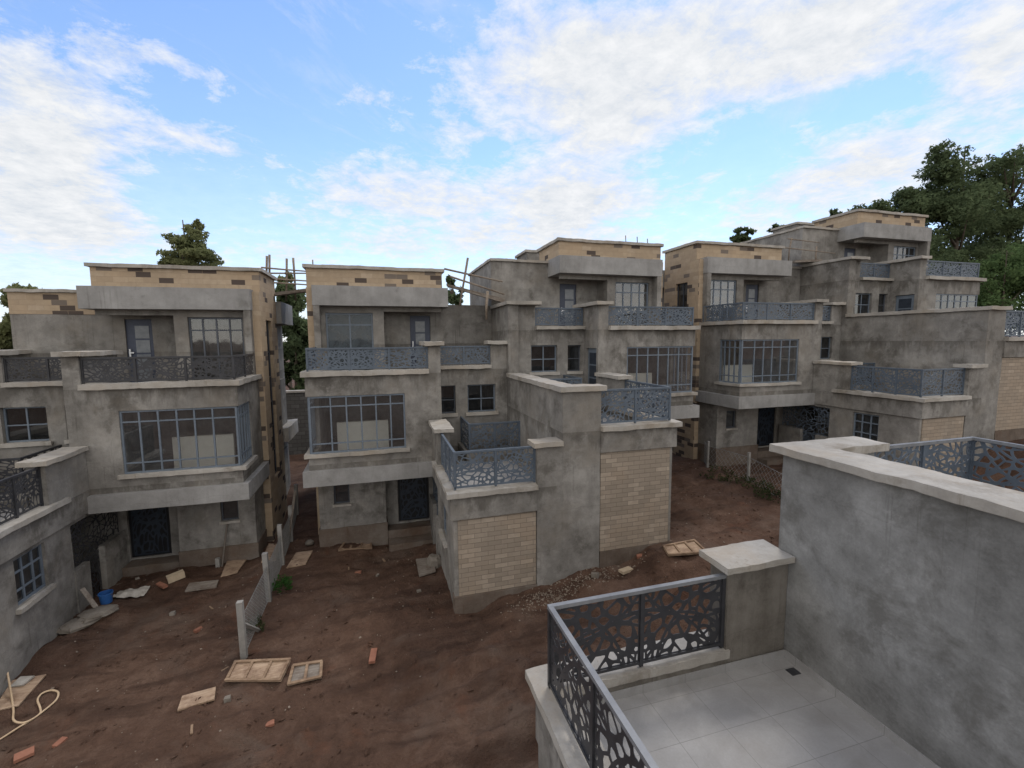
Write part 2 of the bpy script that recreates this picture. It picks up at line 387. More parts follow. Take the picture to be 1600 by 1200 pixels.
def tube(pts, radii, sides=8, cap=True):
    v, f = [], []
    pts = [Vector(p) for p in pts]
    if not isinstance(radii, (list, tuple)): radii = [radii] * len(pts)
    prev = None
    for i, p in enumerate(pts):
        t = (pts[min(i + 1, len(pts) - 1)] - pts[max(i - 1, 0)]).normalized()
        a = prev if prev is not None else (Vector((0, 0, 1)) if abs(t.z) < .9 else Vector((1, 0, 0)))
        n1 = (a - t * a.dot(t)).normalized(); prev = n1; n2 = t.cross(n1)
        for k in range(sides):
            an = 2 * math.pi * k / sides
            v.append(p + radii[i] * (math.cos(an) * n1 + math.sin(an) * n2))
        if i:
            b = (i - 1) * sides
            for k in range(sides):
                k2 = (k + 1) % sides; f.append([b + k, b + k2, b + sides + k2, b + sides + k])
    if cap:
        f.append(list(range(sides))[::-1]); f.append([len(v) - sides + k for k in range(sides)])
    return v, f
def join(*parts):
    v, f = [], []
    for a, b in parts:
        n = len(v); v += list(a); f += [[i + n for i in q] for q in b]
    return v, f

# ------------------------------------------------------------------ terrain
CTRL = np.array([(1.39, 9.3, -6.02), (3.24, 9.3, -5.68), (4.9, 9.3, -5.5), (6.75, 9.3, -5.1), (-1.9, 14, -6.14), (0.05, 14, -6.32), (-3.5, 14, -6.18), (-5.4, 14, -6.2),
    (-6.75, 11.1, -6.33), (-6.75, 12.6, -6.23), (-6.8, 8.5, -6.5), (12, 14, -4.87), (14, 12.5, -4.85), (10.3, 14, -4.9), (9, 13, -4.95), (15.3, 9.3, -4.5), (20, 8, -3.3), (24, 14, -3.1), (26, 5, -2.9),
    (1.7, 5, -6.7), (0, 7, -6.4), (-3, 5, -6.85), (-7, 4, -7.1), (4.5, 7, -5.9), (8, 7, -5.15), (11, 7, -4.75), (8.8, 4.5, -5.3), (-2.7, 20, -5.7), (11, 20, -4.9), (-12, 12, -6.9), (-12, 6, -7.3), (-2, -5, -7), (10, -5, -5.5), (30, 10, -2), (-20, 20, -7), (5, 26, -5.5), (25, 25, -2.5)])
def base_z(x, y):
    d2 = (CTRL[:, 0] - x) ** 2 + ((CTRL[:, 1] - y) * 1.1) ** 2 + .15
    w = 1 / d2 ** 1.7
    return float((w * CTRL[:, 2]).sum() / w.sum())
MOUNDS = ((-5.5, 13.2, .5, .30), (-6.3, 12.0, .45, .2), (-6.7, 10.9, .5, .14), (1.9, 13.1, .4, .16), (-.9, 13.7, .6, .12), (2.2, 9.1, .5, .1), (4.6, 9.0, .7, .14), (6.2, 9.0, .5, .12), (-3.1, 13.6, .5, .12), (11.5, 13.2, .6, .15))
def ground_z(x, y):
    r = math.hypot(x - 5, y - 10)
    z = base_z(x, y)
    k = max(0., 1 - r / 60)
    p = Vector((x, y, 0))
    z += k * (.10 * mn.fractal(p * .55, 1, 2, 3) + .07 * mn.fractal(p * 2.3 + Vector((7, 3, 1)), .8, 2, 5) + .03 * abs(mn.noise(p * 6.1)))
    for (mx, my, sx, h) in MOUNDS:
        dd = ((x - mx) ** 2 + (y - my) ** 2) / (sx * sx)
        if dd < 9: z += h * math.exp(-dd) * (.8 + .5 * mn.noise(p * 3.3))
    # wheel ruts along the lane between the two rows
    for (off, sl, wd, dp) in ((6.1, .0, .15, .07), (7.5, .0, .15, .07), (6.6, .10, .12, .05), (8.0, .10, .12, .05), (5.2, -.06, .13, .06), (6.0, .24, .12, .05)):
        dd = (y - (off + sl * (x - 2) + .3 * math.sin(x * .4 + off))) / wd
        if abs(dd) < 3.5: z += 1.5 * dp * (1.1 * math.exp(-(abs(dd) - 1.6) ** 2 * 3) * .6 - math.exp(-dd * dd)) * k * (.7 + .6 * mn.noise(Vector((x * 1.7, off, 2))))
    if r > 45: z += min((r - 45) * .03, 4)
    return z
def axis(lo, hi, step, ext):
    a = list(np.arange(lo, hi + 1e-6, step)); s = step; x = hi
    while x < ext: s *= 1.35; x += s; a.append(x)
    s = step; x = lo
    while x > -ext: s *= 1.35; x -= s; a.insert(0, x)
    return a
gx = axis(-12, 18, .085, 900); gy = axis(3.2, 15.5, .085, 900)
gv = [(x, y, ground_z(x, y)) for y in gy for x in gx]
nx = len(gx)
gf = [[j * nx + i, j * nx + i + 1, (j + 1) * nx + i + 1, (j + 1) * nx + i] for j in range(len(gy) - 1) for i in range(nx - 1)]
gr = link('ground', gv, gf, M['soil'], smooth=True); gr['kind'] = 'structure'

def G(px, py, lift=0.):
    """point of the terrain under a photo pixel"""
    d = ray(px, py); t = 2.; last = t
    while t < 300:
        p = d * t
        if p.z < ground_z(p.x, p.y): break
        last = t; t += .25
    lo, hi = last, t
    for _ in range(20):
        m = (lo + hi) / 2; p = d * m
        if p.z < ground_z(p.x, p.y): hi = m
        else: lo = m
    p = d * hi; return Vector((p.x, p.y, ground_z(p.x, p.y) + lift))

# ------------------------------------------------------------------ laser-cut infill panels
def lace_mesh(name, aspect, arcs, nx, thick, seed, border=.02, wide=(.018, .034)):
    """flat cut-steel plate, 1 x 1 when scaled, built as a plate with holes between random arcs"""
    r = random.Random(seed); H = 1.0; W = aspect
    ny = max(8, int(nx / aspect))
    X, Y = np.meshgrid(np.linspace(0, W, nx + 1), np.linspace(0, H, ny + 1))
    D = np.full(X.shape, 1e9)
    D = np.minimum(D, np.minimum(np.minimum(X, W - X), np.minimum(Y, H - Y)) - border)
    # leaf-shaped holes: cells of stretched seeds whose long axes swirl round a few centres
    cen = [(r.uniform(-.1, W + .1), r.uniform(-.2, 1.2)) for _ in range(3)]
    seeds = []
    tries = 0
    while len(seeds) < arcs and tries < 4000:
        tries += 1; x, y = r.uniform(-.08, W + .08), r.uniform(-.08, 1.08)
        if all((x - a) ** 2 + (y - b) ** 2 > (.62 * math.sqrt(W / arcs)) ** 2 for a, b, *_ in seeds):
            c = min(cen, key=lambda q: (q[0] - x) ** 2 + (q[1] - y) ** 2)
            an = math.atan2(y - c[1], x - c[0]) + math.pi / 2 + r.uniform(-.35, .35) + (1.35 if r.random() < .22 else 0)
            seeds.append((x, y, an, r.uniform(1.5, 2.5)))
    F1 = np.full(X.shape, 9.); F2 = np.full(X.shape, 9.)
    for (x, y, an, q) in seeds:
        ux, uy = math.cos(an), math.sin(an)
        a = ((X - x) * ux + (Y - y) * uy) / math.sqrt(q); b = (-(X - x) * uy + (Y - y) * ux) * math.sqrt(q)
        d = np.hypot(a, b); F2 = np.minimum(F2, np.maximum(F1, d)); F1 = np.minimum(F1, d)
    D = np.minimum(D, (F2 - F1) * .62 - r.uniform(wide[0], wide[1]))
    # a few long sweeping bands tie the web together
    for k in range(7):
        cx, cy = r.uniform(-.3, W + .3), r.choice([r.uniform(-.9, -.1), r.uniform(1.1, 1.9)]); rad = r.uniform(.5, 1.3)
        D = np.minimum(D, np.abs(np.hypot(X - cx, Y - cy) - rad) - wide[0] * .9)
    verts, faces, vi, edges = [], [], {}, []
    def V(key, p):
        if key not in vi: vi[key] = len(verts); verts.append(p)
        return vi[key]
    def corner(j, i): return V(('c', j, i), (X[j, i], Y[j, i]))
    def cut(j0, i0, j1, i1):
        if (j0, i0) > (j1, i1): j0, i0, j1, i1 = j1, i1, j0, i0
        a, b = D[j0, i0], D[j1, i1]; a = min(a, 1.); b = min(b, 1.)
        t = min(.95, max(.05, a / (a - b)))
        return V(('e', j0, i0, j1, i1), (X[j0, i0] + t * (X[j1, i1] - X[j0, i0]), Y[j0, i0] + t * (Y[j1, i1] - Y[j0, i0])))
    ins = D < 0
    for j in range(ny):
        for i in range(nx):
            q = [(j, i), (j, i + 1), (j + 1, i + 1), (j + 1, i)]
            fl = [ins[a] for a in q]
            if not any(fl): continue
            poly = []
            for k in range(4):
                a, b = q[k], q[(k + 1) % 4]
                if ins[a]: poly.append(corner(*a))
                if ins[a] != ins[b]: poly.append(cut(*a, *b))
            if len(poly) >= 3: faces.append(poly)
    from collections import Counter
    ec = Counter()
    for f in faces:
        for k in range(len(f)): ec[(f[k], f[(k + 1) % len(f)])] += 1
    n = len(verts)
    v3 = [(x / W, -thick / 2, y) for x, y in verts] + [(x / W, thick / 2, y) for x, y in verts]
    f3 = [list(f) for f in faces] + [[i + n for i in f[::-1]] for f in faces]
    for (a, b) in ec:
        if (b, a) not in ec: f3.append([b, a, a + n, b + n])
    me = bpy.data.meshes.new(name); me.from_pydata(v3, [], f3); me.update(); return me
LACE = {}
for key, asp, arcs, nx, wd, n in (('up', 1.7, 62, 120, (.026, .034), 4), ('gar', 1.15, 52, 120, (.021, .028), 4), ('near', 1.25, 54, 200, (.023, .030), 4), ('fine', 1.6, 120, 150, (.012, .015), 2)):
    LACE[key] = [lace_mesh('cut_panel', asp, arcs, nx, .006, 100 + 7 * i + len(key), wide=wd) for i in range(n)]
def colored(meshes, mat):
    out = []
    for m in meshes:
        c = m.copy(); c.materials.clear(); c.materials.append(mat); out.append(c)
    return out
PAN = {(k, mm): colored(LACE[k], M[mm]) for k in LACE for mm in ('rail', 'raildark', 'door')}
_pm = {}
def unit_post(mm, s):
    if (mm, s) not in _pm:
        v, f = boxes([(-s / 2, s / 2, -s / 2, s / 2, 0, 1)])
        me = bpy.data.meshes.new('post'); me.from_pydata(v, [], f); me.materials.append(M[mm]); _pm[(mm, s)] = me
    return _pm[(mm, s)]

prand = random.Random(5)
def railing(root, pts, z0, z1, divs, kind, mm, ps=.045, label=None):
    """bars as the part, posts and cut panels as its sub-parts; pts are world (x, y)"""
    o = ORG(root); bars = []
    rails = []
    for k in range(len(pts) - 1):
        a, b = Vector((*pts[k], 0)), Vector((*pts[k + 1], 0)); d = (b - a); L = d.length; d.normalize(); nrm = Vector((-d.y, d.x, 0))
        def bar(za, zb, hw):
            q = []
            for z in (za, zb):
                for (t, s) in ((-ps / 2, -1), (L + ps / 2, -1), (L + ps / 2, 1), (-ps / 2, 1)):
                    p = a + d * t + nrm * s * hw; q.append((p.x, p.y, z))
            return q, [[3, 2, 1, 0], [4, 5, 6, 7], [0, 1, 5, 4], [1, 2, 6, 5], [2, 3, 7, 6], [3, 0, 4, 7]]
        e = .0015 * k
        rails.append(bar(z1 - .045 + e, z1 + e, ps / 2 + .004 + e)); rails.append(bar(z0 + .03 + e, z0 + .065 + e, ps / 2 - .006 + e))
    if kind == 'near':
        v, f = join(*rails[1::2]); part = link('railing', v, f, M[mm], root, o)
        v, f = join(*rails[0::2]); link('handrail', v, f, M['handrail'], part, o)  # top bars split off to carry the painted sky sheen
    else:
        v, f = join(*rails); part = link('railing', v, f, M[mm], root, o)
    if label: part['label'] = label
    for k in range(len(pts) - 1):
        a, b = Vector((*pts[k], 0)), Vector((*pts[k + 1], 0)); L = (b - a).length; n = divs[k]; ang = math.atan2(b.y - a.y, b.x - a.x)
        for i in range(n + 1):
            if k and i == 0: continue
            p = a.lerp(b, i / n)
            po = bpy.data.objects.new('post', unit_post(mm, ps)); col.objects.link(po); po.parent = part
            po.location = Vector((p.x, p.y, z0)) - o; po.scale = (1, 1, z1 - z0 - .046); po.rotation_euler.z = ang
        for i in range(n):
            p0, p1 = a.lerp(b, i / n), a.lerp(b, (i + 1) / n); dd = (p1 - p0).normalized()
            lm = prand.choice(PAN[(kind, mm)])
            pl = bpy.data.objects.new('panel', lm); col.objects.link(pl); pl.parent = part
            q = p0 + dd * ps * .5
            flip = prand.random() < .5
            pl.rotation_euler.z = ang + (math.pi if flip else 0)
            if flip: q = p1 - dd * ps * .5
            pl.location = Vector((q.x, q.y, z0 + .06)) - o; pl.scale = ((p1 - p0).length - ps, 1, z1 - z0 - .1)
    return part

def window(root, plane, c, a0, a1, z0, z1, vb, hb, mm, glass, fw=.045, dep=.05, sill=None, sgn=1, name='window', label=None, back=None):
    """plane 'y': the window lies in y=c and spans x a0..a1; plane 'x': lies in x=c and spans y a0..a1."""
    o = ORG(root); a0, a1 = min(a0, a1), max(a0, a1); L = []
    def bx(p0, p1, q0, q1, e=0):
        L.append((p0, p1, c - dep / 2 - e, c + dep / 2 + e, q0, q1) if plane == 'y' else (c - dep / 2 - e, c + dep / 2 + e, p0, p1, q0, q1))
    bx(a0, a0 + fw, z0, z1); bx(a1 - fw, a1, z0, z1)
    bx(a0 + fw, a1 - fw, z0, z0 + fw); bx(a0 + fw, a1 - fw, z1 - fw, z1)
    for t in vb: bx(t - fw * .42, t + fw * .42, z0 + fw, z1 - fw, -.004)
    for t in hb: bx(a0 + fw, a1 - fw, t - fw * .4, t + fw * .4, -.008)
    v, f = boxes(L); w = link(name, v, f, M[mm], root, o)
    if label: w['label'] = label
    e = .01
    if plane == 'y': gvv, gff = [(a0 + e, c, z0 + e), (a1 - e, c, z0 + e), (a1 - e, c, z1 - e), (a0 + e, c, z1 - e)], [[0, 1, 2, 3]]
    else: gvv, gff = [(c, a0 + e, z0 + e), (c, a1 - e, z0 + e), (c, a1 - e, z1 - e), (c, a0 + e, z1 - e)], [[0, 1, 2, 3]]
    link('pane', gvv, gff, M[glass], w, o)
    if sill:
        solid('sill', sill, [], 'coping', w, o)
    return w

# ------------------------------------------------------------------ the villas
def villa(X0, L, s, p, high, label, rail_mm, gnd=-3.4, rec_top=5.45, brick_rec=False, film=False, clad_b=-1.7, detail=True, gar_x=3.45):
    Yf = 12.95
    W = lambda u, Y, w: (X0 + s * u, Y, L + w)
    def BX(b): return (X0 + s * b[0], X0 + s * b[1], b[2], b[3], L + b[4], L + b[5])
    def BS(lst): return [BX(b) for b in lst]
    xx = lambda u: X0 + s * u
    root = thing('villa', label, 'house', (xx(2.5), 14, L - 2.2), 'unfinished villas in the facing row')
    o = ORG(root)
    def part(name, adds, subs, mat, parent=None, lab=None):
        ob = solid(name, BS(adds), BS(subs), mat, parent or root, o)
        if lab: ob['label'] = lab
        return ob
    Gd = gnd; pq = p
    # --- ground floor and bay and recess, one rendered shell
    adds = [(.2, 2.1, 14.05, 19, Gd, .02), (2.1, p, 14.5, 19, Gd, .02),
            (.15, 3.72, Yf, 19, .40, 2.65), (3.72, p, 14.0, 19, .02, 2.65),
            (.15, 3.38, Yf, 13.2, 2.65, 2.95), (.15, .4, 13.2, 15.1, 2.65, 2.95),
            (3.38, 3.72, Yf, 14.6, 2.65, 3.73),
            (3.72, 5.44, 14.0, 14.25, 2.65, 2.99), (5.44, p, 14.0, 14.25, 2.65, 3.74)]
    if high: adds += [(p - .34, p, 13.82, 16.0, .30, 3.76)]
    subs = [(.34, 3.5, 13.14, 16.8, .5, 2.55),
            (.0, 2.70, 12.9, 13.14, .86, 2.41), (.0, .34, 12.9, 14.0, .86, 2.41),
            (3.95, p - .2, 14.2, 16.6, .6, 2.55), (4.68, 5.58, 13.9, 14.2, 1.6, 2.48), (3.82, 4.3, 13.9, 14.2, 1.6, 2.48),
            (.62, 1.06, 13.9, 14.2, -.95, -.28),
            (2.47, 3.45, 14.4, 14.62, -1.9, -.1)]
    if high: subs += [(3.6, 3.85, 13.08, 13.78, .37, 2.38)]
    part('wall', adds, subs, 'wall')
    part('plinth', [(.165, 2.13, 14.015, 15, Gd, -1.68)], [], 'plinth')
    part('step', [(2.14, 3.44, 13.55, 14.49, Gd, -2.2), (2.14, 3.44, 14.02, 14.49, Gd, -1.95)], [], 'plinth')
    part('canopy', [(0, 3.42, 12.8, 15.05, 0., .42)], [], 'smooth')
    # --- upper storey
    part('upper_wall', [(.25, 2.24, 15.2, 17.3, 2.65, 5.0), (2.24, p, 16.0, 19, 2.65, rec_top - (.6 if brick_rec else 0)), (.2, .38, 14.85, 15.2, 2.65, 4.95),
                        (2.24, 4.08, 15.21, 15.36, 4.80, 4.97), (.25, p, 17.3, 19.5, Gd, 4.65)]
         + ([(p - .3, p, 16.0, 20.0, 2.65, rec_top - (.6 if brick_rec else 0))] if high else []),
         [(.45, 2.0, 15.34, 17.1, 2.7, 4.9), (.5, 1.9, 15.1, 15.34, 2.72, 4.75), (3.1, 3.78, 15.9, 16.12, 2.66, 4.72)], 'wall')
    part('fascia', [(.185, 4.25, 14.84, 16.0, 4.95, 5.55)], [], 'smooth')
    part('eave_box', [(-.15, 2.5, 17.36, 19.5, 4.65, 5.4)], [], 'smooth')
    part('rear_beam', [(-.12, .5, 17.6, 19.6, .45, .95)], [], 'coping')
    if rec_top > 5.3:
        part('stair_head', [(3.2, 4.4, 18.0, 19.4, 5.3, 6.2)], [], 'wall')
        part('coping', [(3.12, 4.48, 17.92, 19.48, 6.2, 6.3)], [], 'coping')
    part('brick_parapet', [(0, .25, 15.08, 17.3, Gd, 5.5), (0, 4.12, 15.25, 15.5, 5.5, 6.1), (0, .25, 15.25, 17.3, 5.45, 6.1), (3.87, 4.12, 15.25, 17.3, 5.5, 6.1), (0, 4.12, 17.05, 17.3, 5.5, 6.1)],
         [(-.1, .2, 15.75, 16.5, -.3, 4.7)], 'brick')
    part('coping', [(-.08, 4.2, 15.17, 15.58, 6.1, 6.2), (-.08, .33, 15.5, 17.38, 6.1, 6.2), (3.79, 4.2, 15.5, 17.38, 6.1, 6.2), (-.08, 4.2, 16.97, 17.38, 6.1, 6.2)], [], 'coping')
    part('roof', [(.25, 3.87, 15.5, 17.05, 5.45, 5.6)], [], 'wall')
    if brick_rec:
        part('brick_parapet', [(4.0, p, 15.99, 16.25, rec_top - .6, rec_top)], [], 'brick')
        if high: part('brick_parapet', [(p - .3, p, 16.25, 20, rec_top - .6, rec_top)], [], 'brick')
    if rec_top > 5.3:
        cop = [(4.2, p + .04, 15.93, 16.32, rec_top, rec_top + .09)]
        if high: cop.append((p - .36, p + .06, 16.3, 20.05, rec_top, rec_top + .09))
        part('coping', cop, [], 'coping')
    # --- balcony edges
    part('balcony_edge', [(.06, 3.375, 12.8, 13.24, 2.95, 3.08), (.06, .42, 13.24, 15.06, 2.95, 3.08)], [], 'coping')
    part('balcony_edge', [(3.725, 5.43, 13.86, 14.28, 2.99, 3.10)], [], 'coping')
    part('coping', [(3.27, 3.83, 12.83, 14.68, 3.73, 3.84)], [], 'coping')
    pc = [(5.31, p - (.0 if not high else .0), 13.86, 14.36, 3.74, 3.85)]
    if high: pc = [(5.31, p + .07, 13.72, 14.36, 3.76, 3.87), (p - .42, p + .07, 14.3, 15.98, 3.76, 3.87)]
    part('coping', pc, [], 'coping')
    zb, zt = L + 3.085, L + 3.70
    railing(root, [(xx(.22), 15.0), (xx(.22), 13.02), (xx(3.36), 13.02)], zb, zt, [2, 3], 'up', rail_mm)
    railing(root, [(xx(3.76), 14.07), (xx(5.42), 14.07)], L + 3.105, L + 3.70, [2], 'up', rail_mm)
    # --- garage
    pier0 = 5.36 if not high else 5.45
    ga = [(3.47, p, 9.43, 14.0, Gd, .37), (3.4, pier0, 9.35, 9.63, .04, .55), (3.4, 3.70, 9.63, 12.94, .04, .55),
          (3.42, 3.74, 11.6, 12.94, .5, 1.52), (pier0, p, 9.38, 9.66, Gd, 1.5),
          (4.34, p, 12.5, 12.74, .37, .68), (4.34, 4.56, 12.74, 13.99, .37, .68)]
    if high: ga += [(p - .3, p, 9.66, 13.82, .3, 1.5)]
    gs = [(3.3, 3.72, 12.25, 14.3, Gd + .6, -.06), (3.7, 5.0, 12.1, 14.49, Gd + .6, -.06),
          (3.3, 3.62, 10.58, 11.42, -1.0, -.06)]
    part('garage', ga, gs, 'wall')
    part('brick_panel', [(3.56, pier0 - .02, 9.40, 9.46, clad_b, .02)], [], 'clad')
    part('garage_plinth', [(3.44, pier0 - .01, 9.375, 9.6, Gd, clad_b - .005)], [], 'plinth')
    cp = [(3.32, pier0 - .005, 9.26, 9.70, .55, .66), (3.32, 3.74, 9.70, 11.595, .55, .66), (3.32, 3.415, 11.595, 12.1, .55, .66)]
    part('coping', cp, [], 'coping')
    part('coping', [(3.33, 3.84, 11.48, 12.93, 1.52, 1.62)], [], 'coping')
    if high:
        part('coping', [(pier0 - .1, p + .08, 9.28, 9.75, 1.5, 1.62), (p - .4, p + .08, 9.75, 13.80, 1.5, 1.62)], [], 'coping')
    else:
        part('coping', [(pier0 - .1, p - .005, 9.28, 9.75, 1.5, 1.61)], [], 'coping')
    railing(root, [(xx(3.53), 11.58), (xx(3.53), 9.5), (xx(pier0 - .02), 9.5)], L + .665, L + 1.5, [3, 2], 'gar', rail_mm)
    railing(root, [(xx(4.45), 13.95), (xx(4.45), 12.62), (xx(p - (.31 if high else .02)), 12.62)], L + .685, L + 1.5, [1, 2], 'gar', rail_mm)
    part('terrace_floor', [(3.75, p - .31, 9.67, 12.49, .372, .385)], [], 'tile')
    # entrance screen with its low walls
    part('low_wall', [(3.44, 3.6, 12.22, 12.74, Gd, -1.12), (3.44, 3.6, 13.35, 14.32, Gd, -1.02)], [], 'wall')
    sc = bpy.data.objects.new('screen', prand.choice(PAN[('fine', 'rail' if rail_mm == 'rail' else 'raildark')])); col.objects.link(sc); sc.parent = root
    sc.location = Vector((xx(3.56), 12.24, L - 1.11)) - o; sc.rotation_euler.z = math.pi / 2; sc.scale = (2.04, 1, 1.05)
    sc = bpy.data.objects.new('gate', prand.choice(PAN[('fine', 'rail' if rail_mm == 'rail' else 'raildark')])); col.objects.link(sc); sc.parent = root
    sc.location = Vector((xx(3.56), 12.75, L - 2.35)) - o; sc.rotation_euler.z = math.pi / 2; sc.scale = (.59, 1, 1.23)
    # --- windows
    fm = 'frame'
    vb = [xx(t) for t in (.75, 1.15, 1.53, 1.92, 2.31)]
    window(root, 'y', 13.0, xx(.2), xx(2.70), L + .86, L + 2.41, vb, [L + 2.13, L + 1.12], fm, 'darkglass' if X0 > 20 else 'glass',
           sill=BS([(.05, 2.8, 12.86, 13.14, .76, .859), (.05, .34, 13.14, 14.1, .76, .859)]))
    window(root, 'x', xx(.2), 13.03, 14.0, L + .86, L + 2.41, [13.3, 13.55, 13.78], [L + 2.13, L + 1.12], fm, 'glass')
    window(root, 'y', 14.12, xx(4.68), xx(5.58), L + 1.6, L + 2.48, [xx(5.13)], [L + 2.02], 'frame', 'darkglass', fw=.04,
           sill=BS([(4.6, 5.66, 13.93, 14.06, 1.5, 1.599)]))
    window(root, 'y', 14.12, xx(3.82), xx(4.3), L + 1.6, L + 2.48, [], [L + 2.02], 'framedark', 'darkglass', fw=.04,
           sill=BS([(3.76, 4.35, 13.94, 14.06, 1.5, 1.599)]))
    window(root, 'y', 14.14, xx(.62), xx(1.06), L - .95, L - .28, [], [], 'framedark', 'darkglass', fw=.04,
           sill=BS([(.58, 1.1, 13.98, 14.1, -1.02, -.951)]))
    window(root, 'y', 15.28, xx(.5), xx(1.9), L + 2.72, L + 4.75, [xx(t) for t in ((.86, 1.2, 1.55) if not film else (1.2,))], [L + 4.38], 'frame' if s > 0 or X0 > 0 else 'framedark', 'film' if film else ('darkglass' if X0 > 20 else 'glass'), fw=.05)
    window(root, 'x', xx(3.55), 10.58, 11.42, L - 1.0, L - .06, [10.86, 11.14], [L - .36, L - .72], 'frame', 'darkglass', fw=.05,
           sill=BS([(3.38, 3.55, 10.5, 11.5, -1.09, -1.001)]))
    window(root, 'x', xx(.12), 15.75, 16.5, L - .3, L + 4.7, [16.12], [L + t for t in (.5, 1.3, 2.1, 2.9, 3.7)], 'framedark', 'darkglass', fw=.04, name='stair_window')
    # --- doors
    if True:
        v, f = boxes(BS([(2.48, 3.44, 14.56, 14.60, -1.9, -.1)])); d = link('door', v, f, M['doorback'], root, o)
        gl = bpy.data.objects.new('grille', prand.choice(PAN[('gar', 'door')])); col.objects.link(gl); gl.parent = d
        gl.location = Vector((min(xx(2.55), xx(3.37)), 14.54, L - 1.85)) - o; gl.scale = (.82, 1, 1.68)
    v, f = boxes(BS([(3.1, 3.78, 16.05, 16.09, 2.66, 4.72)])); d = link('balcony_door', v, f, M['doorblue'], root, o)
    a0, a1 = (3.28, 3.6) if s > 0 else (3.2, 3.55)
    v, f = boxes(BS([(a0, a1, 16.035, 16.052, 2.9 + .42 * k, 3.27 + .42 * k) for k in range(4)])); link('door_pane', v, f, M['doorglass'], d, o)
    v, f = boxes(BS([(3.68, 3.72, 15.99, 16.05, 3.55, 3.85), (3.6, 3.72, 15.985, 16.0, 3.72, 3.76)] if s < 0 else [(3.16, 3.2, 15.99, 16.05, 3.55, 3.85)])); link('handle', v, f, M['chrome'], d, o)
    if high:
        v, f = boxes(BS([(3.62, 3.66, 13.09, 13.77, .39, 2.37)])); d = link('terrace_door', v, f, M['frame'], root, o)
        v, f = boxes(BS([(3.655, 3.67, 13.2, 13.66, .6 + .42 * k, .97 + .42 * k) for k in range(4)])); link('door_pane', v, f, M['doorglass'] if False else M['door'], d, o)
    # --- inside the bay room
    part('partition', [(.75, 2.25, 14.5, 14.62, .5, 1.42)], [], 'cream', lab='cream board standing behind the bay window')
    # rebar stubs on the roof corner
    return root, xx

V = {}
V[2] = villa(-2.07, -3.89, 1, 5.97, False, 'grey villa with filmed upper window, sloping plank scaffold and lace-railed garage terrace', 'rail', film=True, rec_top=5.1, clad_b=-1.70)
V[3] = villa(10.3, -2.68, -1, 6.4, True, 'grey villa with three rebar stubs on its roof, right half of the central pair', 'rail', clad_b=-2.37, gnd=-3.3)
V[4] = villa(11.9, -2.48, 1, 6.0, False, 'grey villa whose tall tan stone flank with a dark window faces left', 'rail', clad_b=-1.9)
V[5] = villa(24.15, -.72, -1, 6.25, True, 'highest grey villa, far right, below the tall dark trees', 'rail', clad_b=-2.3, gnd=-4.2)
V[1] = villa(-3.35, -4.05, -1, 6.4, True, 'leftmost grey villa with dark lace railings and a blue bucket by its garage wall', 'raildark', brick_rec=True, clad_b=-1.9)

# rebar stubs are parts of their roofs
def rebar(house, pts):
    root = V[house][0]; o = ORG(root)
    for (px, y0, y1, Y) in pts:
        a = onY(px, y1, Y); b = onY(px - .5, y0, Y)
        v, f = tube([a, b], .018, 6); link('rebar', v, f, M['steel'], root, o)
rebar(3, [(978, 368, 381, 15.4), (996, 370, 382, 15.4), (1012, 373, 384, 15.4)])
rebar(2, [(489, 406, 416, 15.4)])

# ------------------------------------------------------------------ own row: terrace in the foreground
own = thing('garage_terrace', 'near terrace with pale floor tiles behind a dark lace railing, bottom right', 'terrace', (3.4, 3, -7), 'terraces of the near row')
oo = ORG(own)
def opart(root, name, adds, subs, mat, lab=None):
    ob = solid(name, adds, subs, mat, root, ORG(root))
    if lab: ob['label'] = lab
    return ob
opart(own, 'wall', [(1.74, 5.235, 1.25, 4.93, -8.2, -4.42), (1.72, 4.25, 4.63, 4.97, -5.0, -4.22), (1.72, 2.02, 1.25, 4.63, -5.0, -4.22)], [], 'wall')
opart(own, 'pier', [(4.25, 5.238, 4.63, 4.96, -4.45, -3.0)], [], 'damp', 'damp stained brown pier')
opart(own, 'upstand', [(2.03, 4.249, 4.615, 4.64, -4.415, -4.2)], [], 'damp')
opart(own, 'coping', [(1.61, 4.30, 4.60, 5.06, -4.22, -4.11), (1.61, 2.04, 1.25, 4.60, -4.22, -4.11)], [], 'coping')
opart(own, 'coping', [(4.15, 5.239, 4.52, 5.07, -3.0, -2.915)], [], 'coping')
opart(own, 'terrace_floor', [(2.021, 5.237, 1.25, 4.612, -4.415, -4.40)], [], 'tile')
opart(own, 'skirting', [(2.03, 5.225, 4.598, 4.612, -4.4, -4.29), (5.222, 5.237, 1.25, 4.597, -4.4, -4.29)], [], 'tile')
v, f = boxes([(5.03, 5.17, 4.29, 4.41, -4.399, -4.396)] + [(5.04 + .02 * k, 5.05 + .02 * k, 4.30, 4.40, -4.396, -4.394) for k in range(7)]); link('floor_drain', v, f, M['raildark'], own, oo)
railing(own, [(1.80, 1.3), (1.80, 4.68), (4.22, 4.68)], -4.09, -3.08, [3, 2], 'near', 'raildark', ps=.05)
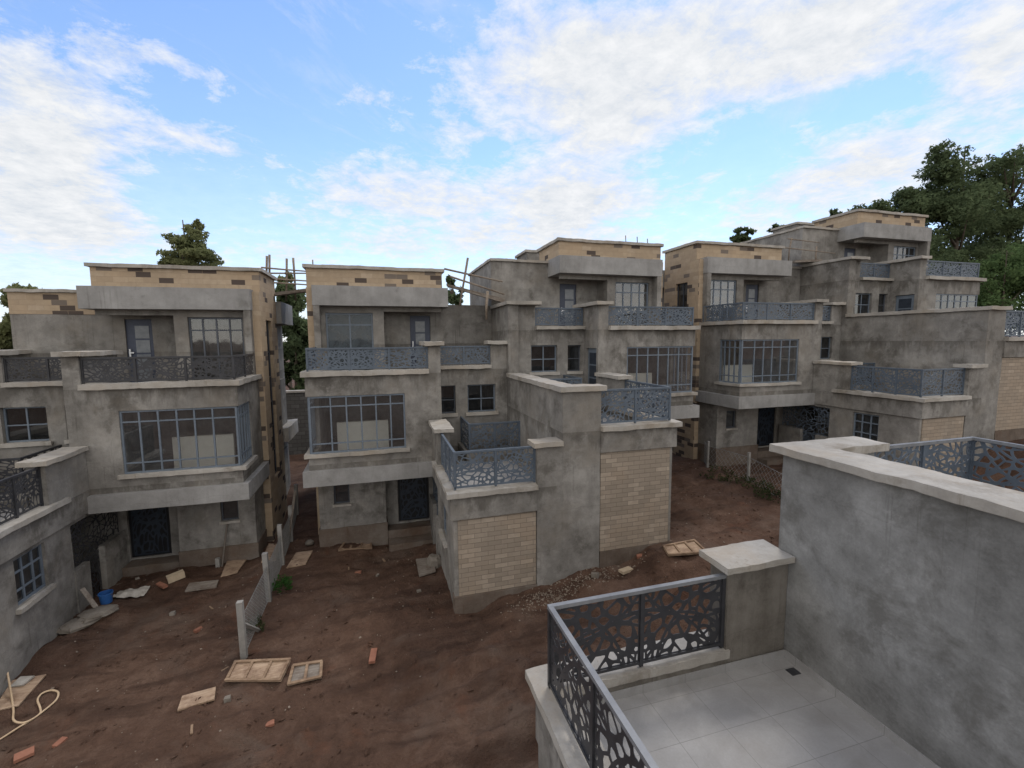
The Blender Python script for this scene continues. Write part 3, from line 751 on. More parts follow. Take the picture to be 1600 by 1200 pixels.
# neighbour's higher terrace with the tall party wall
nb = thing('garage_terrace', 'near neighbour terrace behind the tall mottled grey party wall, right edge', 'terrace', (7, 3, -5.6), 'terraces of the near row')
opart(nb, 'party_wall', [(5.24, 5.62, -3, 4.80, -8, -1.56), (5.62, 6.5, 4.5, 4.80, -8, -1.56)], [], 'grey')
opart(nb, 'coping', [(5.12, 5.74, -3, 4.92, -1.56, -1.46), (5.74, 6.66, 4.42, 4.92, -1.56, -1.46)], [], 'coping')
opart(nb, 'wall', [(5.63, 9.0, 1.0, 4.79, -7.5, -2.9), (6.51, 9.0, 4.5, 4.86, -7.5, -2.55), (8.7, 9.0, 1.0, 4.5, -7.5, -2.55)], [], 'wall')
opart(nb, 'coping', [(6.52, 9.1, 4.42, 4.96, -2.55, -2.45), (8.6, 9.1, 1.0, 4.42, -2.55, -2.45)], [], 'coping')
opart(nb, 'terrace_floor', [(5.65, 8.69, 1.0, 4.49, -2.9, -2.88)], [], 'tile')
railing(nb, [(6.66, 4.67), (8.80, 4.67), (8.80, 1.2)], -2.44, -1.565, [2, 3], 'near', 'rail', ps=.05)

# ------------------------------------------------------------------ boundary wall behind the passage
bw = thing('boundary_wall', 'dark block boundary wall at the end of the passage between two villas', 'wall', (-4, 25, -6))
v, f = csg([(-9, 1.0, 25, 25.25, -8, -2.6)]); link('wall', v, f, M['block'], bw, ORG(bw))
v, f = csg([(-9.05, 1.05, 24.93, 25.32, -2.6, -2.5)]); link('coping', v, f, M['coping'], bw, ORG(bw))

# ------------------------------------------------------------------ trees
def leaf_cloud(lobes, n, size, r):
    """leaf-clump quads spread through ellipsoid lobes"""
    vol = np.array([l[3] * l[4] * l[5] for l in lobes]) ** .75; pr = vol / vol.sum()
    idx = r.choice(len(lobes), n, p=pr); Lb = np.array(lobes)[idx]
    d = r.normal(size=(n, 3)); d /= np.linalg.norm(d, axis=1)[:, None]
    rad = np.clip(r.beta(4, 1.6, n) + r.normal(0, .09, n), 0, 1.25)
    c = Lb[:, :3] + d * rad[:, None] * Lb[:, 3:6]
    t = r.normal(size=(n, 3)); t /= np.linalg.norm(t, axis=1)[:, None]
    nr = d + .9 * r.normal(size=(n, 3)); b = np.cross(nr, t); b /= np.linalg.norm(b, axis=1)[:, None]; t = np.cross(b, nr); t /= np.linalg.norm(t, axis=1)[:, None]
    sz = size * r.uniform(.5, 1.4, n)[:, None]
    v = np.stack([c - t * sz, c + b * sz * .45, c + t * sz, c - b * sz * .45], 1).reshape(-1, 3)
    f = np.arange(4 * n).reshape(-1, 4)
    return v, f
def tree(name, label, x, y, top, crown, n, size, mat, seed, group=None, trunk_r=.18, base=None, sub=14):
    """crown: list of (dx, dy, z, rx, ry, rz) big masses, broken into many small clumps"""
    r = np.random.default_rng(seed); rr = random.Random(seed)
    z0 = base if base is not None else ground_z(x, y) - .1
    t = thing(name, label, 'tree', (x, y, z0), group)
    lobes = []
    for (dx, dy, z, rx, ry, rz) in crown:
        for k in range(sub):
            d = r.normal(size=3); d /= np.linalg.norm(d); q = r.uniform(.35, .95)
            s = r.uniform(.24, .46)
            lobes.append((x + dx + d[0] * q * rx, y + dy + d[1] * q * ry, z + d[2] * q * rz, rx * s, ry * s, rz * s * .8))
    v, f = leaf_cloud(lobes, n, size, r)
    link('crown', [tuple(q) for q in v], [list(map(int, q)) for q in f], M[mat], t, ORG(t))
    parts = []
    zc = min(c[2] - c[5] * .3 for c in crown); zt = max(c[2] + c[5] * .6 for c in crown)
    pts = []; N = 8
    for k in range(N + 1):
        q = k / N; pts.append((x + rr.uniform(-.12, .12) * q * 2, y + rr.uniform(-.12, .12) * q * 2, z0 + (zt - z0) * q))
    parts.append(tube(pts, [trunk_r * (1.15 - q / N) for q in range(N + 1)], 8))
    for lb in rr.sample(lobes, min(len(lobes), 12)):
        hb = min(max((lb[2] - z0) / (zt - z0) - .18, .15), .9); b0 = Vector((x, y, z0 + (zt - z0) * hb)); e = Vector(lb[:3])
        mid = b0.lerp(e, .5) + Vector((0, 0, -.15 * (e - b0).length * .5))
        parts.append(tube([b0, mid, e], [trunk_r * .42, trunk_r * .27, trunk_r * .08], 6))
    v, f = join(*parts); link('trunk', v, f, M['bark'], t, ORG(t), smooth=True)
    return t
def px_lobe(px, py, wpx, hpx, Y, X0, Y0, deep=1.):
    """crown mass seen at a pixel box, at depth Y, relative to the trunk"""
    p = onY(px, py, Y); sc = p.length / F_PX * .9
    d = p.y
    k = (FWD.dot(p)) / F_PX
    return (p.x - X0, p.y - Y0, p.z, wpx / 2 * k, wpx / 2 * k * deep, hpx / 2 * k)
def ptree(label, Y, boxes_, n, size, mat, seed, tr=.2, group='trees behind the villas', sub=14, name='tree', tx=None):
    cx = tx if tx is not None else sum(b[0] for b in boxes_) / len(boxes_)
    p = onY(cx, 480, Y)
    return tree(name, label, p.x, p.y, 0, [px_lobe(b[0], b[1], b[2], b[3], Y + (b[4] if len(b) > 4 else 0), p.x, p.y) for b in boxes_], n, size, mat, seed, group, tr, sub=sub)
ptree('pointed bushy tree rising above the leftmost villa roof', 36, [(302, 410, 100, 44), (300, 388, 74, 44), (306, 366, 46, 40), (310, 352, 22, 26), (268, 412, 36, 26)], 8000, .13, 'leaf2', 1, .22)
ptree('olive tree cut off by the left edge behind the leftmost villa', 34, [(22, 505, 90, 90), (44, 462, 50, 46), (5, 540, 70, 60)], 7650, 0.211, 'leaf2', 2, .22)
ptree('dark tree filling the passage between the first two villas', 31, [(470, 530, 90, 120), (455, 470, 54, 54), (490, 590, 80, 70), (430, 580, 60, 70)], 13600, 0.187, 'leaf', 3, .25)
ptree('slim pale tree tip seen behind the scaffold poles', 38, [(447, 456, 30, 44), (450, 436, 14, 24)], 1530, 0.172, 'leaf2', 4, .12)
ptree('thin-topped conifer beyond the sloping planks', 34, [(712, 462, 30, 36), (704, 440, 14, 26)], 1190, 0.187, 'leaf', 5, .12)
ptree('small round treetop beyond the fourth villa roof', 46, [(1158, 368, 30, 24), (1150, 374, 16, 14), (1166, 376, 18, 14)], 1500, 0.218, 'leaf', 6, .15)
ptree('tiny treetop right of the small round one, above the roof line', 48, [(1217, 360, 26, 20)], 1360, 0.218, 'leaf', 7, .15)
ptree('short bushy tree touching the left side of the highest roof', 44, [(1308, 350, 26, 40), (1302, 334, 12, 16)], 1530, 0.218, 'leaf', 8, .15)
ptree('rounded tree just left of the tallest dark tree', 50, [(1400, 330, 90, 70), (1360, 335, 60, 46), (1436, 318, 70, 70), (1420, 390, 120, 90)], 15300, 0.265, 'leaf', 9, .4)
ptree('tallest dark tree on the right skyline', 47, [(1476, 262, 76, 80), (1500, 300, 120, 90), (1462, 350, 130, 110), (1520, 400, 140, 120), (1472, 236, 36, 40)], 25500, 0.257, 'leaf', 10, .5, sub=22)
ptree('dark tree beside the tallest one with a gap between their crowns', 50, [(1545, 270, 90, 60), (1575, 310, 110, 100), (1540, 355, 110, 90), (1590, 250, 60, 40), (1580, 400, 120, 100)], 23800, 0.265, 'leaf', 11, .5, sub=22)
ptree('dark tree on the right edge filling the corner', 52, [(1640, 300, 120, 140), (1650, 420, 160, 160)], 11900, 0.281, 'leaf', 12, .5, sub=20)
ptree('bright green leafy tree low at the right edge', 37, [(1575, 420, 90, 90), (1600, 470, 110, 110), (1550, 480, 70, 80), (1535, 440, 40, 40)], 15300, 0.195, 'leaf3', 13, .2, sub=20)
ptree('understorey tree behind the far right balcony rail', 43, [(1490, 450, 110, 110), (1450, 430, 90, 100), (1530, 480, 90, 90)], 15300, 0.234, 'leaf', 14, .3, sub=20)

# ------------------------------------------------------------------ scaffolds
def pole(parent, o, a, b, r=.035):
    a, b = Vector(a), Vector(b); m = a.lerp(b, .5) + Vector((prand.uniform(-.03, .03), prand.uniform(-.03, .03), 0))
    v, f = tube([a, m, b], [r * 1.1, r, r * .85], 7); return link('pole', v, f, M['pole'], parent, o, smooth=True)
def plank(parent, o, a, b, w=.22, t=.045, mat='woodgrey', name='plank'):
    a, b = Vector(a), Vector(b); d = (b - a).normalized(); n = Vector((-d.y, d.x, 0)).normalized() * w / 2; u = Vector((0, 0, t))
    v = [a - n, b - n, b + n, a + n]; v = v + [q + u for q in v]
    return link(name, v, [[3, 2, 1, 0], [4, 5, 6, 7], [0, 1, 5, 4], [1, 2, 6, 5], [2, 3, 7, 6], [3, 0, 4, 7]], M[mat], parent, o)
s1 = thing('scaffold', 'pole scaffold bridging the gap between the first two villas', 'scaffold', onY(452, 462, 18), 'pole scaffolds')
o1 = ORG(s1)
for k in range(4): plank(s1, o1, onY(424, 463 - k, 17.3 + .35 * k), onY(482, 456 - k, 17.3 + .35 * k), .3)
for (x0, y0, x1, y1) in ((417, 400, 416, 470), (421, 398, 423, 470), (448, 404, 447, 470), (458, 403, 462, 470)): pole(s1, o1, onY(x0, y0, 18), onY(x1, y1, 18), .035)
for (x0, y0, x1, y1) in ((408, 418, 480, 424), (406, 427, 480, 427), (414, 435, 480, 439), (414, 441, 480, 445)): pole(s1, o1, onY(x0, y0, 17.9), onY(x1, y1, 17.9), .028)
s2 = thing('scaffold', 'sloping plank scaffold with leaning poles between the second and third villas', 'scaffold', onY(745, 460, 15.5), 'pole scaffolds')
o2 = ORG(s2)
for k in range(4): plank(s2, o2, onY(699, 448 - .6 * k, 15.6 + .32 * k), onY(789, 474 - 1.6 * k, 15.0 + .32 * k), .3)
pole(s2, o2, onY(731, 403, 15.2), onY(718, 478, 15.2), .035)
pole(s2, o2, onY(762, 455, 14.9), onY(760, 499, 14.9), .045)
pole(s2, o2, onY(694, 420, 15.3), onY(785, 440, 15.3), .03); pole(s2, o2, onY(703, 432, 15.2), onY(788, 460, 15.2), .03)
s3 = thing('scaffold', 'thin pole scaffold against the tall side wall of the highest villa', 'scaffold', onY(1255, 409, 15.7), 'pole scaffolds')
o3 = ORG(s3)
for k in range(3): plank(s3, o3, onY(1238, 411 - k, 15.5 + .3 * k), onY(1280, 409 - k, 15.5 + .3 * k), .3)
pole(s3, o3, onY(1237, 372, 15.5), onY(1232, 408, 15.5), .03); pole(s3, o3, onY(1276, 385, 15.5), onY(1276, 416, 15.5), .03)
pole(s3, o3, onY(1231, 373, 15.5), onY(1280, 379, 15.5), .022); pole(s3, o3, onY(1226, 387, 15.5), onY(1305, 396, 15.5), .022)

# ------------------------------------------------------------------ fences
def fence_post(parent, o, base, h, s=.11, tilt=(0, 0)):
    v, f = boxes([(-s / 2, s / 2, -s / 2, s / 2, -.3, h)])
    v = [(base.x + x + tilt[0] * max(z, 0), base.y + y + tilt[1] * max(z, 0), base.z + z) for x, y, z in v]
    return link('post', v, f, M['post'], parent, o)
def mesh_net(parent, o, bases, h, cell=.085):
    parts = []
    for a, b in zip(bases, bases[1:]):
        L = (b - a).length; n = max(2, int(L / cell))
        for k in range(-int(h / cell), n + 1):
            for sg in (1, -1):
                t0, t1 = k * cell, k * cell + h
                c0, c1 = max(t0, 0), min(t1, L)
                if c1 - c0 < .05: continue
                z0, z1 = (c0 - t0), (c1 - t0)
                if sg < 0: z0, z1 = h - z0, h - z1
                p0, p1 = a.lerp(b, c0 / L) + Vector((0, 0, z0 + .05)), a.lerp(b, c1 / L) + Vector((0, 0, z1 + .05))
                parts.append(tube([p0, p1], .0045, 3, False))
        for hh in (.06, h + .03): parts.append(tube([a + Vector((0, 0, hh)), b + Vector((0, 0, hh))], .006, 4, False))
    v, f = join(*parts); return link('wire_mesh', v, f, M['wire'], parent, o)
fp = [(382, 1028), (421, 938), (442, 882), (455, 846), (464, 805)]
bs = [G(*q) for q in fp]
f1 = thing('fence', 'wire mesh fence on concrete posts dividing the two left yards', 'fence', bs[1], 'yard fences')
hs = [1.2, 1.16, 1.15, 1.12, 1.1]
for b, h in zip(bs, hs): fence_post(f1, ORG(f1), b, h, .11, (prand.uniform(-.05, .02), prand.uniform(-.04, .04)))
mesh_net(f1, ORG(f1), bs, .82)
d = (bs[1] - bs[0]).normalized(); a = bs[0] + Vector((0, 0, .72)); e = bs[0] + d * .75 + Vector((.05, 0, .02))
v, f = tube([a, e], .045, 4); link('brace', v, f, M['post'], f1, ORG(f1))
fp2 = [(1087, 704), (1105, 730), (1169, 752), (1232, 790)]
bs2 = [G(*q) for q in fp2]
f2 = thing('fence', 'white post fence with weeds along it in front of the fourth villa', 'fence', bs2[1], 'yard fences')
for b in bs2: fence_post(f2, ORG(f2), b, 1.0, .075, (prand.uniform(-.02, .02), prand.uniform(-.02, .02)))
mesh_net(f2, ORG(f2), bs2, .8, .2)

# ------------------------------------------------------------------ yard clutter
def frame_from(n):
    return n
def board(label, quad, kind='panel', mat='wood', thick=.03, battens=2, lift=.05, group='formwork boards left on the soil', cat='board', name='formwork_board'):
    """board given by four photo pixels of its outline: near-left, near-right, far-right, far-left"""
    P = [G(*q) for q in quad]
    c = sum(P, Vector()) / 4
    # best plane: keep corners just above the soil
    u = ((P[1] - P[0]) + (P[2] - P[3])); w = ((P[3] - P[0]) + (P[2] - P[1])); n = u.cross(w).normalized()
    if n.z < 0: n = -n
    k = max((p - c).dot(n) for p in P)
    t = thing(name, label, cat, c + n * lift, group); o = ORG(t)
    base = [p - n * ((p - c).dot(n)) + n * (lift * .3 + k * .3) for p in P]
    if thick > .02:
        v = base + [p + n * thick for p in base]
        link('sheet', v, [[3, 2, 1, 0], [4, 5, 6, 7], [0, 1, 5, 4], [1, 2, 6, 5], [2, 3, 7, 6], [3, 0, 4, 7]], M[mat], t, o)
    top = [p + n * (thick + .002) for p in base]
    def bat(a, b, wd=.05, h=.03, e=0.):
        d = (b - a).normalized(); s = n.cross(d) * wd / 2
        q = [a - s, b - s, b + s, a + s]; q = [x + n * e for x in q] + [x + n * (h + e) for x in q]
        return q, [[3, 2, 1, 0], [4, 5, 6, 7], [0, 1, 5, 4], [1, 2, 6, 5], [2, 3, 7, 6], [3, 0, 4, 7]]
    if battens:
        for i in range(battens + 2):
            q = i / (battens + 1)
            q = min(max(q, .025), .975)
            vv, ff = bat(top[0].lerp(top[1], q), top[3].lerp(top[2], q)); link('batten', vv, ff, M['woodbat'], t, o)
        for (i, j) in ((0, 1), (3, 2)):
            vv, ff = bat(top[i], top[j], .05, .03, .004); link('batten', vv, ff, M['woodbat'], t, o)
    return t
board('large battened formwork panel lying in the foreground soil', [(353, 1069), (440, 1068), (455, 1037), (367, 1040)], battens=2, lift=.14)
board('small battered formwork piece right of the large battened panel', [(450, 1073), (503, 1062), (504, 1037), (458, 1045)], battens=1, mat='woodgrey', lift=.06)
board('broken formwork panel left of the large battened panel', [(278, 1114), (336, 1097), (338, 1077), (286, 1092)], battens=0, lift=.1)
board('battened pallet panel on soil in front of the right garage', [(1044, 873), (1106, 866), (1086, 850), (1036, 857)], battens=2, lift=.1)
board('plain plywood board lying between fence and second villa', [(448, 889), (478, 884), (489, 862), (463, 866)], battens=0, lift=.06)
board('grey board lying flat before the leftmost villa step', [(289, 926), (338, 919), (342, 908), (296, 913)], battens=0, mat='woodgrey', lift=.03)
board('upright framed board lying by the leftmost villa plinth', [(345, 903), (371, 897), (385, 876), (355, 879)], battens=0, mat='wood', lift=.05)
board('cement-stained ply sheet beside the stone near the middle garage', [(655, 902), (681, 896), (676, 872), (650, 877)], battens=0, mat='woodgrey', lift=.05)
board('frame board with white sheet, left edge of the yard', [(-12, 1115), (30, 1105), (73, 1056), (20, 1066)], battens=0, lift=.06)
board('plank set leaning flat against the second villa plinth', [(528, 864), (581, 858), (579, 844), (540, 846)], battens=2, lift=.05)
board('brown board caught behind the wire fence', [(408, 880), (432, 878), (438, 852), (420, 852)], battens=0, lift=.05)
board('pale torn sheet lying on the left edge board', [(16, 1078), (38, 1074), (56, 1060), (34, 1061)], battens=0, mat='sack', thick=.03, lift=.14, group='scraps', cat='sheet', name='sheet_scrap')

def rock(p, r, seed, mat, sq=(1, 1, .6)):
    q = random.Random(seed); v, f = [], []
    nu, nv = 9, 6
    for j in range(nv + 1):
        for i in range(nu):
            th, ph = 2 * math.pi * i / nu, math.pi * j / nv
            d = Vector((math.sin(ph) * math.cos(th), math.sin(ph) * math.sin(th), math.cos(ph)))
            k = r * (1 + .35 * mn.noise(d * 1.6 + Vector((seed * 3.1, 0, 0))))
            v.append((p.x + d.x * k * sq[0], p.y + d.y * k * sq[1], p.z + d.z * k * sq[2]))
    for j in range(nv):
        for i in range(nu):
            i2 = (i + 1) % nu; f.append([j * nu + i, (j + 1) * nu + i, (j + 1) * nu + i2, j * nu + i2])
    return v, f
def single(name, label, cat, vf, mat, p, group=None, smooth=False):
    o = link(name, vf[0], vf[1], M[mat], None, p, smooth); o.location = p
    return tag(o, label, cat, group)
def rotbox(p, sx, sy, sz, rz, rx=0., ry=0.):
    m = Matrix.Rotation(rz, 3, 'Z') @ Matrix.Rotation(ry, 3, 'Y') @ Matrix.Rotation(rx, 3, 'X')
    v, f = boxes([(-sx / 2, sx / 2, -sy / 2, sy / 2, -sz / 2, sz / 2)])
    return [p + m @ Vector(q) for q in v], f
p = G(680, 884, .12); single('boulder', 'grey boulder beside the cement-stained ply sheet', 'stone', rock(p, .26, 3, 'rubble', (1, 1, .8)), 'rubble', p)
p = G(484, 852, .08); single('boulder', 'small pale stone at the corner of the second villa', 'stone', rock(p, .13, 5, 'rubble'), 'rubble', p)
# rubble slab by the leftmost garage
rs = thing('rubble_slab', 'broken concrete slab lying along the leftmost garage wall', 'rubble', G(140, 966)); o = ORG(rs)
for k, (px, py, a, b, rz) in enumerate(((128, 974, .75, .42, .7), (150, 960, .6, .4, .5), (168, 958, .35, .25, 1.0), (112, 978, .3, .2, .2))):
    q = G(px, py, .03); vv, ff = rock(q, a * .62, 40 + k, 'rubble', (1, b / a, .22)); c_, s_ = math.cos(rz), math.sin(rz)
    vv = [(q.x + (x - q.x) * c_ - (y - q.y) * s_, q.y + (x - q.x) * s_ + (y - q.y) * c_, z) for x, y, z in vv]; link('slab_piece', vv, ff, M['rubble'], rs, o)
# bucket
p = G(163, 945) + Vector((.02, .05, .02))
def lathe(p, prof, n=20):
    v, f = [], []
    for (r, z) in prof:
        for i in range(n): a = 2 * math.pi * i / n; v.append((p.x + r * math.cos(a), p.y + r * math.sin(a), p.z + z))
    for j in range(len(prof) - 1):
        for i in range(n): i2 = (i + 1) % n; f.append([j * n + i, j * n + i2, (j + 1) * n + i2, (j + 1) * n + i])
    return v, f
bk = thing('bucket', 'blue plastic bucket standing by the leftmost garage wall', 'bucket', p); o = ORG(bk)
v, f = lathe(p, [(0, .0), (.105, 0), (.128, .22), (.14, .22), (.14, .25), (.125, .25), (.10, .02), (0, .02)]); link('body', v, f, M['bluep'], bk, o, smooth=False)
v, f = tube([(p.x + .135 * math.cos(a), p.y + .09 * math.sin(a) - .07, p.z + .24 - .13 * abs(math.sin(a))) for a in np.linspace(0, math.pi, 9)], .006, 5); link('handle', v, f, M['steel'], bk, o)
# plank leaning by the bucket
a = G(150, 950); b = Vector(a) + Vector((-.28, .12, .42)); t = plank(None, None, a, b, .1, .03, 'woodgrey', 'stick'); tag(t, 'short plank leaning beside the blue bucket', 'plank')
# sack
p = G(206, 930, .0)
v, f = [], []
for j in range(13):
    for i in range(17):
        x, y = (i / 16 - .5) * .62, (j / 12 - .5) * .36
        q = Vector((x * 3, y * 3, .4)); h = .09 * math.exp(-(x * x * 10 + y * y * 26)) + .07 * abs(mn.noise(q * 2.3)) + .02
        xx_, yy_ = x + .07 * mn.noise(q * 1.4 + Vector((4, 0, 0))), y + .07 * mn.noise(q * 1.4 + Vector((0, 9, 0)))
        v.append((p.x + xx_, p.y + yy_, ground_z(p.x + xx_, p.y + yy_) + h))
for j in range(12):
    for i in range(16): f.append([j * 17 + i, j * 17 + i + 1, (j + 1) * 17 + i + 1, (j + 1) * 17 + i])
single('sack', 'crumpled pale sack on soil near the leftmost villa', 'sack', (v, f), 'sack', p, smooth=True)
p = G(253, 918, .06); single('clay_tile', 'orange clay tile lying near the pale sack', 'tile', rotbox(p, .34, .10, .06, -.75, .1), 'terracotta', p, 'clay pieces')
p = G(583, 1026, .02); single('clay_tile', 'long orange clay piece in the open soil right of the panels', 'tile', rotbox(p, .12, .36, .05, -.12, .05), 'terracotta', p, 'clay pieces')
p = G(94, 1162, .02); single('clay_tile', 'orange clay shard at the bottom left', 'tile', rotbox(p, .10, .16, .05, -.4, .05), 'terracotta', p, 'clay pieces')
p = G(38, 1180, .01); single('clay_tile', 'weathered orange shard nearest the bottom left corner', 'tile', rotbox(p, .22, .16, .05, .5, .05), 'terracotta', p, 'clay pieces')
p = G(275, 906, .09); single('stone_block', 'tan cut stone block on the soil before the leftmost villa', 'block', rotbox(p, .36, .16, .17, .55, 0, -.1), 'tan', p)
p = G(422, 1132, .01); single('clay_tile', 'small orange brick bit right of the broken panel', 'tile', rotbox(p, .13, .1, .05, .2), 'terracotta', p, 'clay pieces')
p = G(978, 893, .03); single('stone_block', 'thin pinkish stone slab on soil near the right garage', 'block', rotbox(p, .32, .16, .06, .25), 'tan', p)
p = G(750, 952, .04); single('pipe_end', 'pale pipe stub by the foot of the middle garage', 'pipe', tube([p - Vector((.13, .02, 0)), p + Vector((.13, .05, .02))], .035, 8), 'sack', p)
# leaning pole
a = G(347, 885); b = onY(355, 818, a.y + .25); t = link('pole', *tube([a, b], [.028, .022], 7), M['steel'], None, a); t.location = a; tag(t, 'dark rod leaning against the leftmost villa wall', 'pole')
# stake by the wall
a = G(341, 885); t = link('stake', *boxes([(a.x - .05, a.x + .05, a.y - .05, a.y + .05, a.z - .1, a.z + .24)]), M['post'], None, a); t.location = a; tag(t, 'short pale concrete stake under the small window', 'stake')
# leaning timber in the passage
a = G(450, 850); b = onY(461, 770, a.y + .3); t = plank(None, None, a, b, .09, .06, 'woodgrey', 'timber'); tag(t, 'upright grey timber standing in the passage', 'timber')
# hose
pts = []
for (px, py, lf) in ((-8, 1010, .9), (6, 1040, .55), (15, 1075, .2), (21, 1108, .02), (22, 1128, .02), (40, 1131, .02), (62, 1118, .02), (63, 1108, .02), (59, 1096, .02), (66, 1086, .02), (80, 1081, .02), (91, 1084, .02), (88, 1096, .02), (70, 1112, .02), (50, 1127, .02), (28, 1140, .02), (0, 1158, .02), (-20, 1168, .02)):
    q = G(px, py); pts.append(Vector((q.x, q.y, q.z + .03 + (lf if lf > .1 else 0))))
sm = []
for i in range(len(pts) - 1):
    p0, p1, p2, p3 = pts[max(i - 1, 0)], pts[i], pts[i + 1], pts[min(i + 2, len(pts) - 1)]
    for k in range(6):
        t = k / 6; sm.append(.5 * ((2 * p1) + (p2 - p0) * t + (2 * p0 - 5 * p1 + 4 * p2 - p3) * t * t + (3 * p1 - p0 - 3 * p2 + p3) * t ** 3))
v, f = tube(sm, .016, 7); single('hose', 'tan hose trailing down and looping on the soil, bottom left', 'hose', (v, f), 'hose', sm[60], smooth=True)

# offcuts and chips shared by label
def scatter(name, label, cat, group, spots, size, mat, seed):
    q = random.Random(seed); proto = None
    for (px, py) in spots:
        p = G(px, py, size[2] * .3)
        if proto is None:
            v, f = rotbox(Vector((0, 0, 0)), *size, 0); w = [x + Vector((mn.noise(x * 9 + Vector((seed, 0, 0))), mn.noise(x * 9 + Vector((0, seed, 0))), 0)) * size[1] * .35 for x in v]
            o = link(name, w, f, M[mat]); tag(o, label, cat, group); proto = o
        else: o = proto.copy(); col.objects.link(o)
        k = q.uniform(.6, 1.25); o.location = p; o.rotation_euler = (q.uniform(-.12, .12), q.uniform(-.12, .12), q.uniform(0, 3.1)); o.scale = (k * q.uniform(.7, 1.2), k, k)
scatter('timber_offcut', 'small weathered timber offcut on the soil', 'offcut', 'timber offcuts on the soil', [(300, 1140), (352, 1046), (398, 1055), (545, 888), (600, 876), (330, 950)], (.26, .045, .03), 'woodbat', 3)
scatter('brick_chip', 'reddish brick chip half sunk in the soil', 'brick chip', 'brick chips on the soil', [(560, 895), (1000, 870), (310, 985)], (.12, .08, .05), 'terracotta', 5)
scatter('concrete_lump', 'grey lump of dried concrete on the soil', 'concrete lump', 'concrete lumps on the soil', [(356, 1094), (270, 960), (590, 900), (655, 925), (930, 900), (215, 905)], (.13, .11, .08), 'rubble', 7)

# gravel and pebbles: nobody could count them
def pebbles(name, label, pts, rmin, rmax, mat, seed):
    q = random.Random(seed); parts = []
    octa = [(1, 0, 0), (-1, 0, 0), (0, 1, 0), (0, -1, 0), (0, 0, 1), (0, 0, -1)]
    fo = [[0, 2, 4], [2, 1, 4], [1, 3, 4], [3, 0, 4], [2, 0, 5], [1, 2, 5], [3, 1, 5], [0, 3, 5]]
    V_, F_ = [], []
    for (x, y) in pts:
        z = ground_z(x, y); r = rmin + (rmax - rmin) * q.random() ** 2.2; m = Matrix.Rotation(q.random() * 6.28, 3, 'Z') @ Matrix.Rotation(q.random() * 1.2, 3, 'X')
        n = len(V_); sc = (q.uniform(.7, 1.4), q.uniform(.6, 1.1), q.uniform(.4, .8))
        for a in octa:
            d = m @ Vector((a[0] * sc[0] * r, a[1] * sc[1] * r, a[2] * sc[2] * r)); V_.append((x + d.x, y + d.y, z + d.z + r * .15))
        F_ += [[i + n for i in t] for t in fo]
    o = link(name, V_, F_, M[mat]); o['kind'] = 'stuff'; o['label'] = label; o['category'] = 'gravel'
    return o
q = random.Random(21)
pp = [(q.uniform(-9, 12), q.uniform(3.5, 15)) for _ in range(2600)]
pebbles('pebbles', 'small stones scattered over the red soil', [(x, y) for x, y in pp if mn.noise(Vector((x * .5, y * .5, 3))) > -.1], .006, .03, 'stonebit', 1)
pebbles('soil_clods', 'reddish clods of soil scattered over the yards', [(q.uniform(-9, 12), q.uniform(3.5, 15)) for _ in range(3500)], .012, .06, 'soil', 4)
gp = []
for (px, py, sx, sy, n) in ((855, 930, .35, .14, 200), (900, 915, .5, .14, 260), (950, 895, .45, .14, 160), (838, 942, .3, .12, 100)):
    c = G(px, py); gp += [(c.x + q.gauss(0, sx), c.y + q.gauss(0, sy)) for _ in range(n)]
pebbles('gravel', 'grey gravel spilled along the foot of the party wall', gp, .010, .034, 'stonebit', 2)

# weeds
def weed(label, p, n, h, spread, mat, seed, group=None, leaf=.05):
    q = random.Random(seed); t = thing('weed_clump', label, 'weed', p, group); o = ORG(t); V_, F_ = [], []; st = []
    for k in range(n):
        a = q.uniform(0, 6.28); r = spread * math.sqrt(q.random()); x, y = p.x + r * math.cos(a), p.y + r * math.sin(a); z = ground_z(x, y)
        hh = h * q.uniform(.4, 1) * (1 - .5 * r / spread); lean = Vector((q.uniform(-.3, .3), q.uniform(-.3, .3), 1)) * hh
        st.append(tube([(x, y, z), (x + lean.x, y + lean.y, z + lean.z)], .004, 3, False))
        for j in range(7):
            c = Vector((x, y, z)) + lean * q.uniform(.25, 1.05); d = Vector((q.gauss(0, 1), q.gauss(0, 1), q.gauss(.3, .6))).normalized(); s = d.cross(Vector((q.gauss(0, 1), q.gauss(0, 1), q.gauss(0, 1)))).normalized()
            L = leaf * q.uniform(.6, 1.5); m = len(V_)
            V_ += [c, c + d * L * .5 + s * L * .3, c + d * L, c + d * L * .5 - s * L * .3]; F_.append([m, m + 1, m + 2, m + 3])
    link('leaves', V_, F_, M[mat], t, o); return t
weed('bright green weed clump growing at the foot of the wire fence', G(437, 922), 90, .45, .32, 'leafweed', 1)
weed('small weed tuft by the nearest fence post', G(396, 985), 40, .4, .22, 'leafdull', 2)
for k, (px, py, n, h, sp, mt, lb) in enumerate(((1118, 742, 40, .3, .5, 'leafdull', 'dark weed patch near the passage end of the white post fence'), (1150, 752, 34, .32, .5, 'leafdull', 'weed patch between the two white posts'),
        (1182, 762, 50, .42, .45, 'leafdull', 'dry weed patch right of the second white post'), (1205, 776, 70, .5, .45, 'leafdull', 'tallest weed patch beside the near party wall'))):
    weed(lb, G(px, py), n, h, sp, mt, 10 + k, 'weeds along the white post fence', .06)

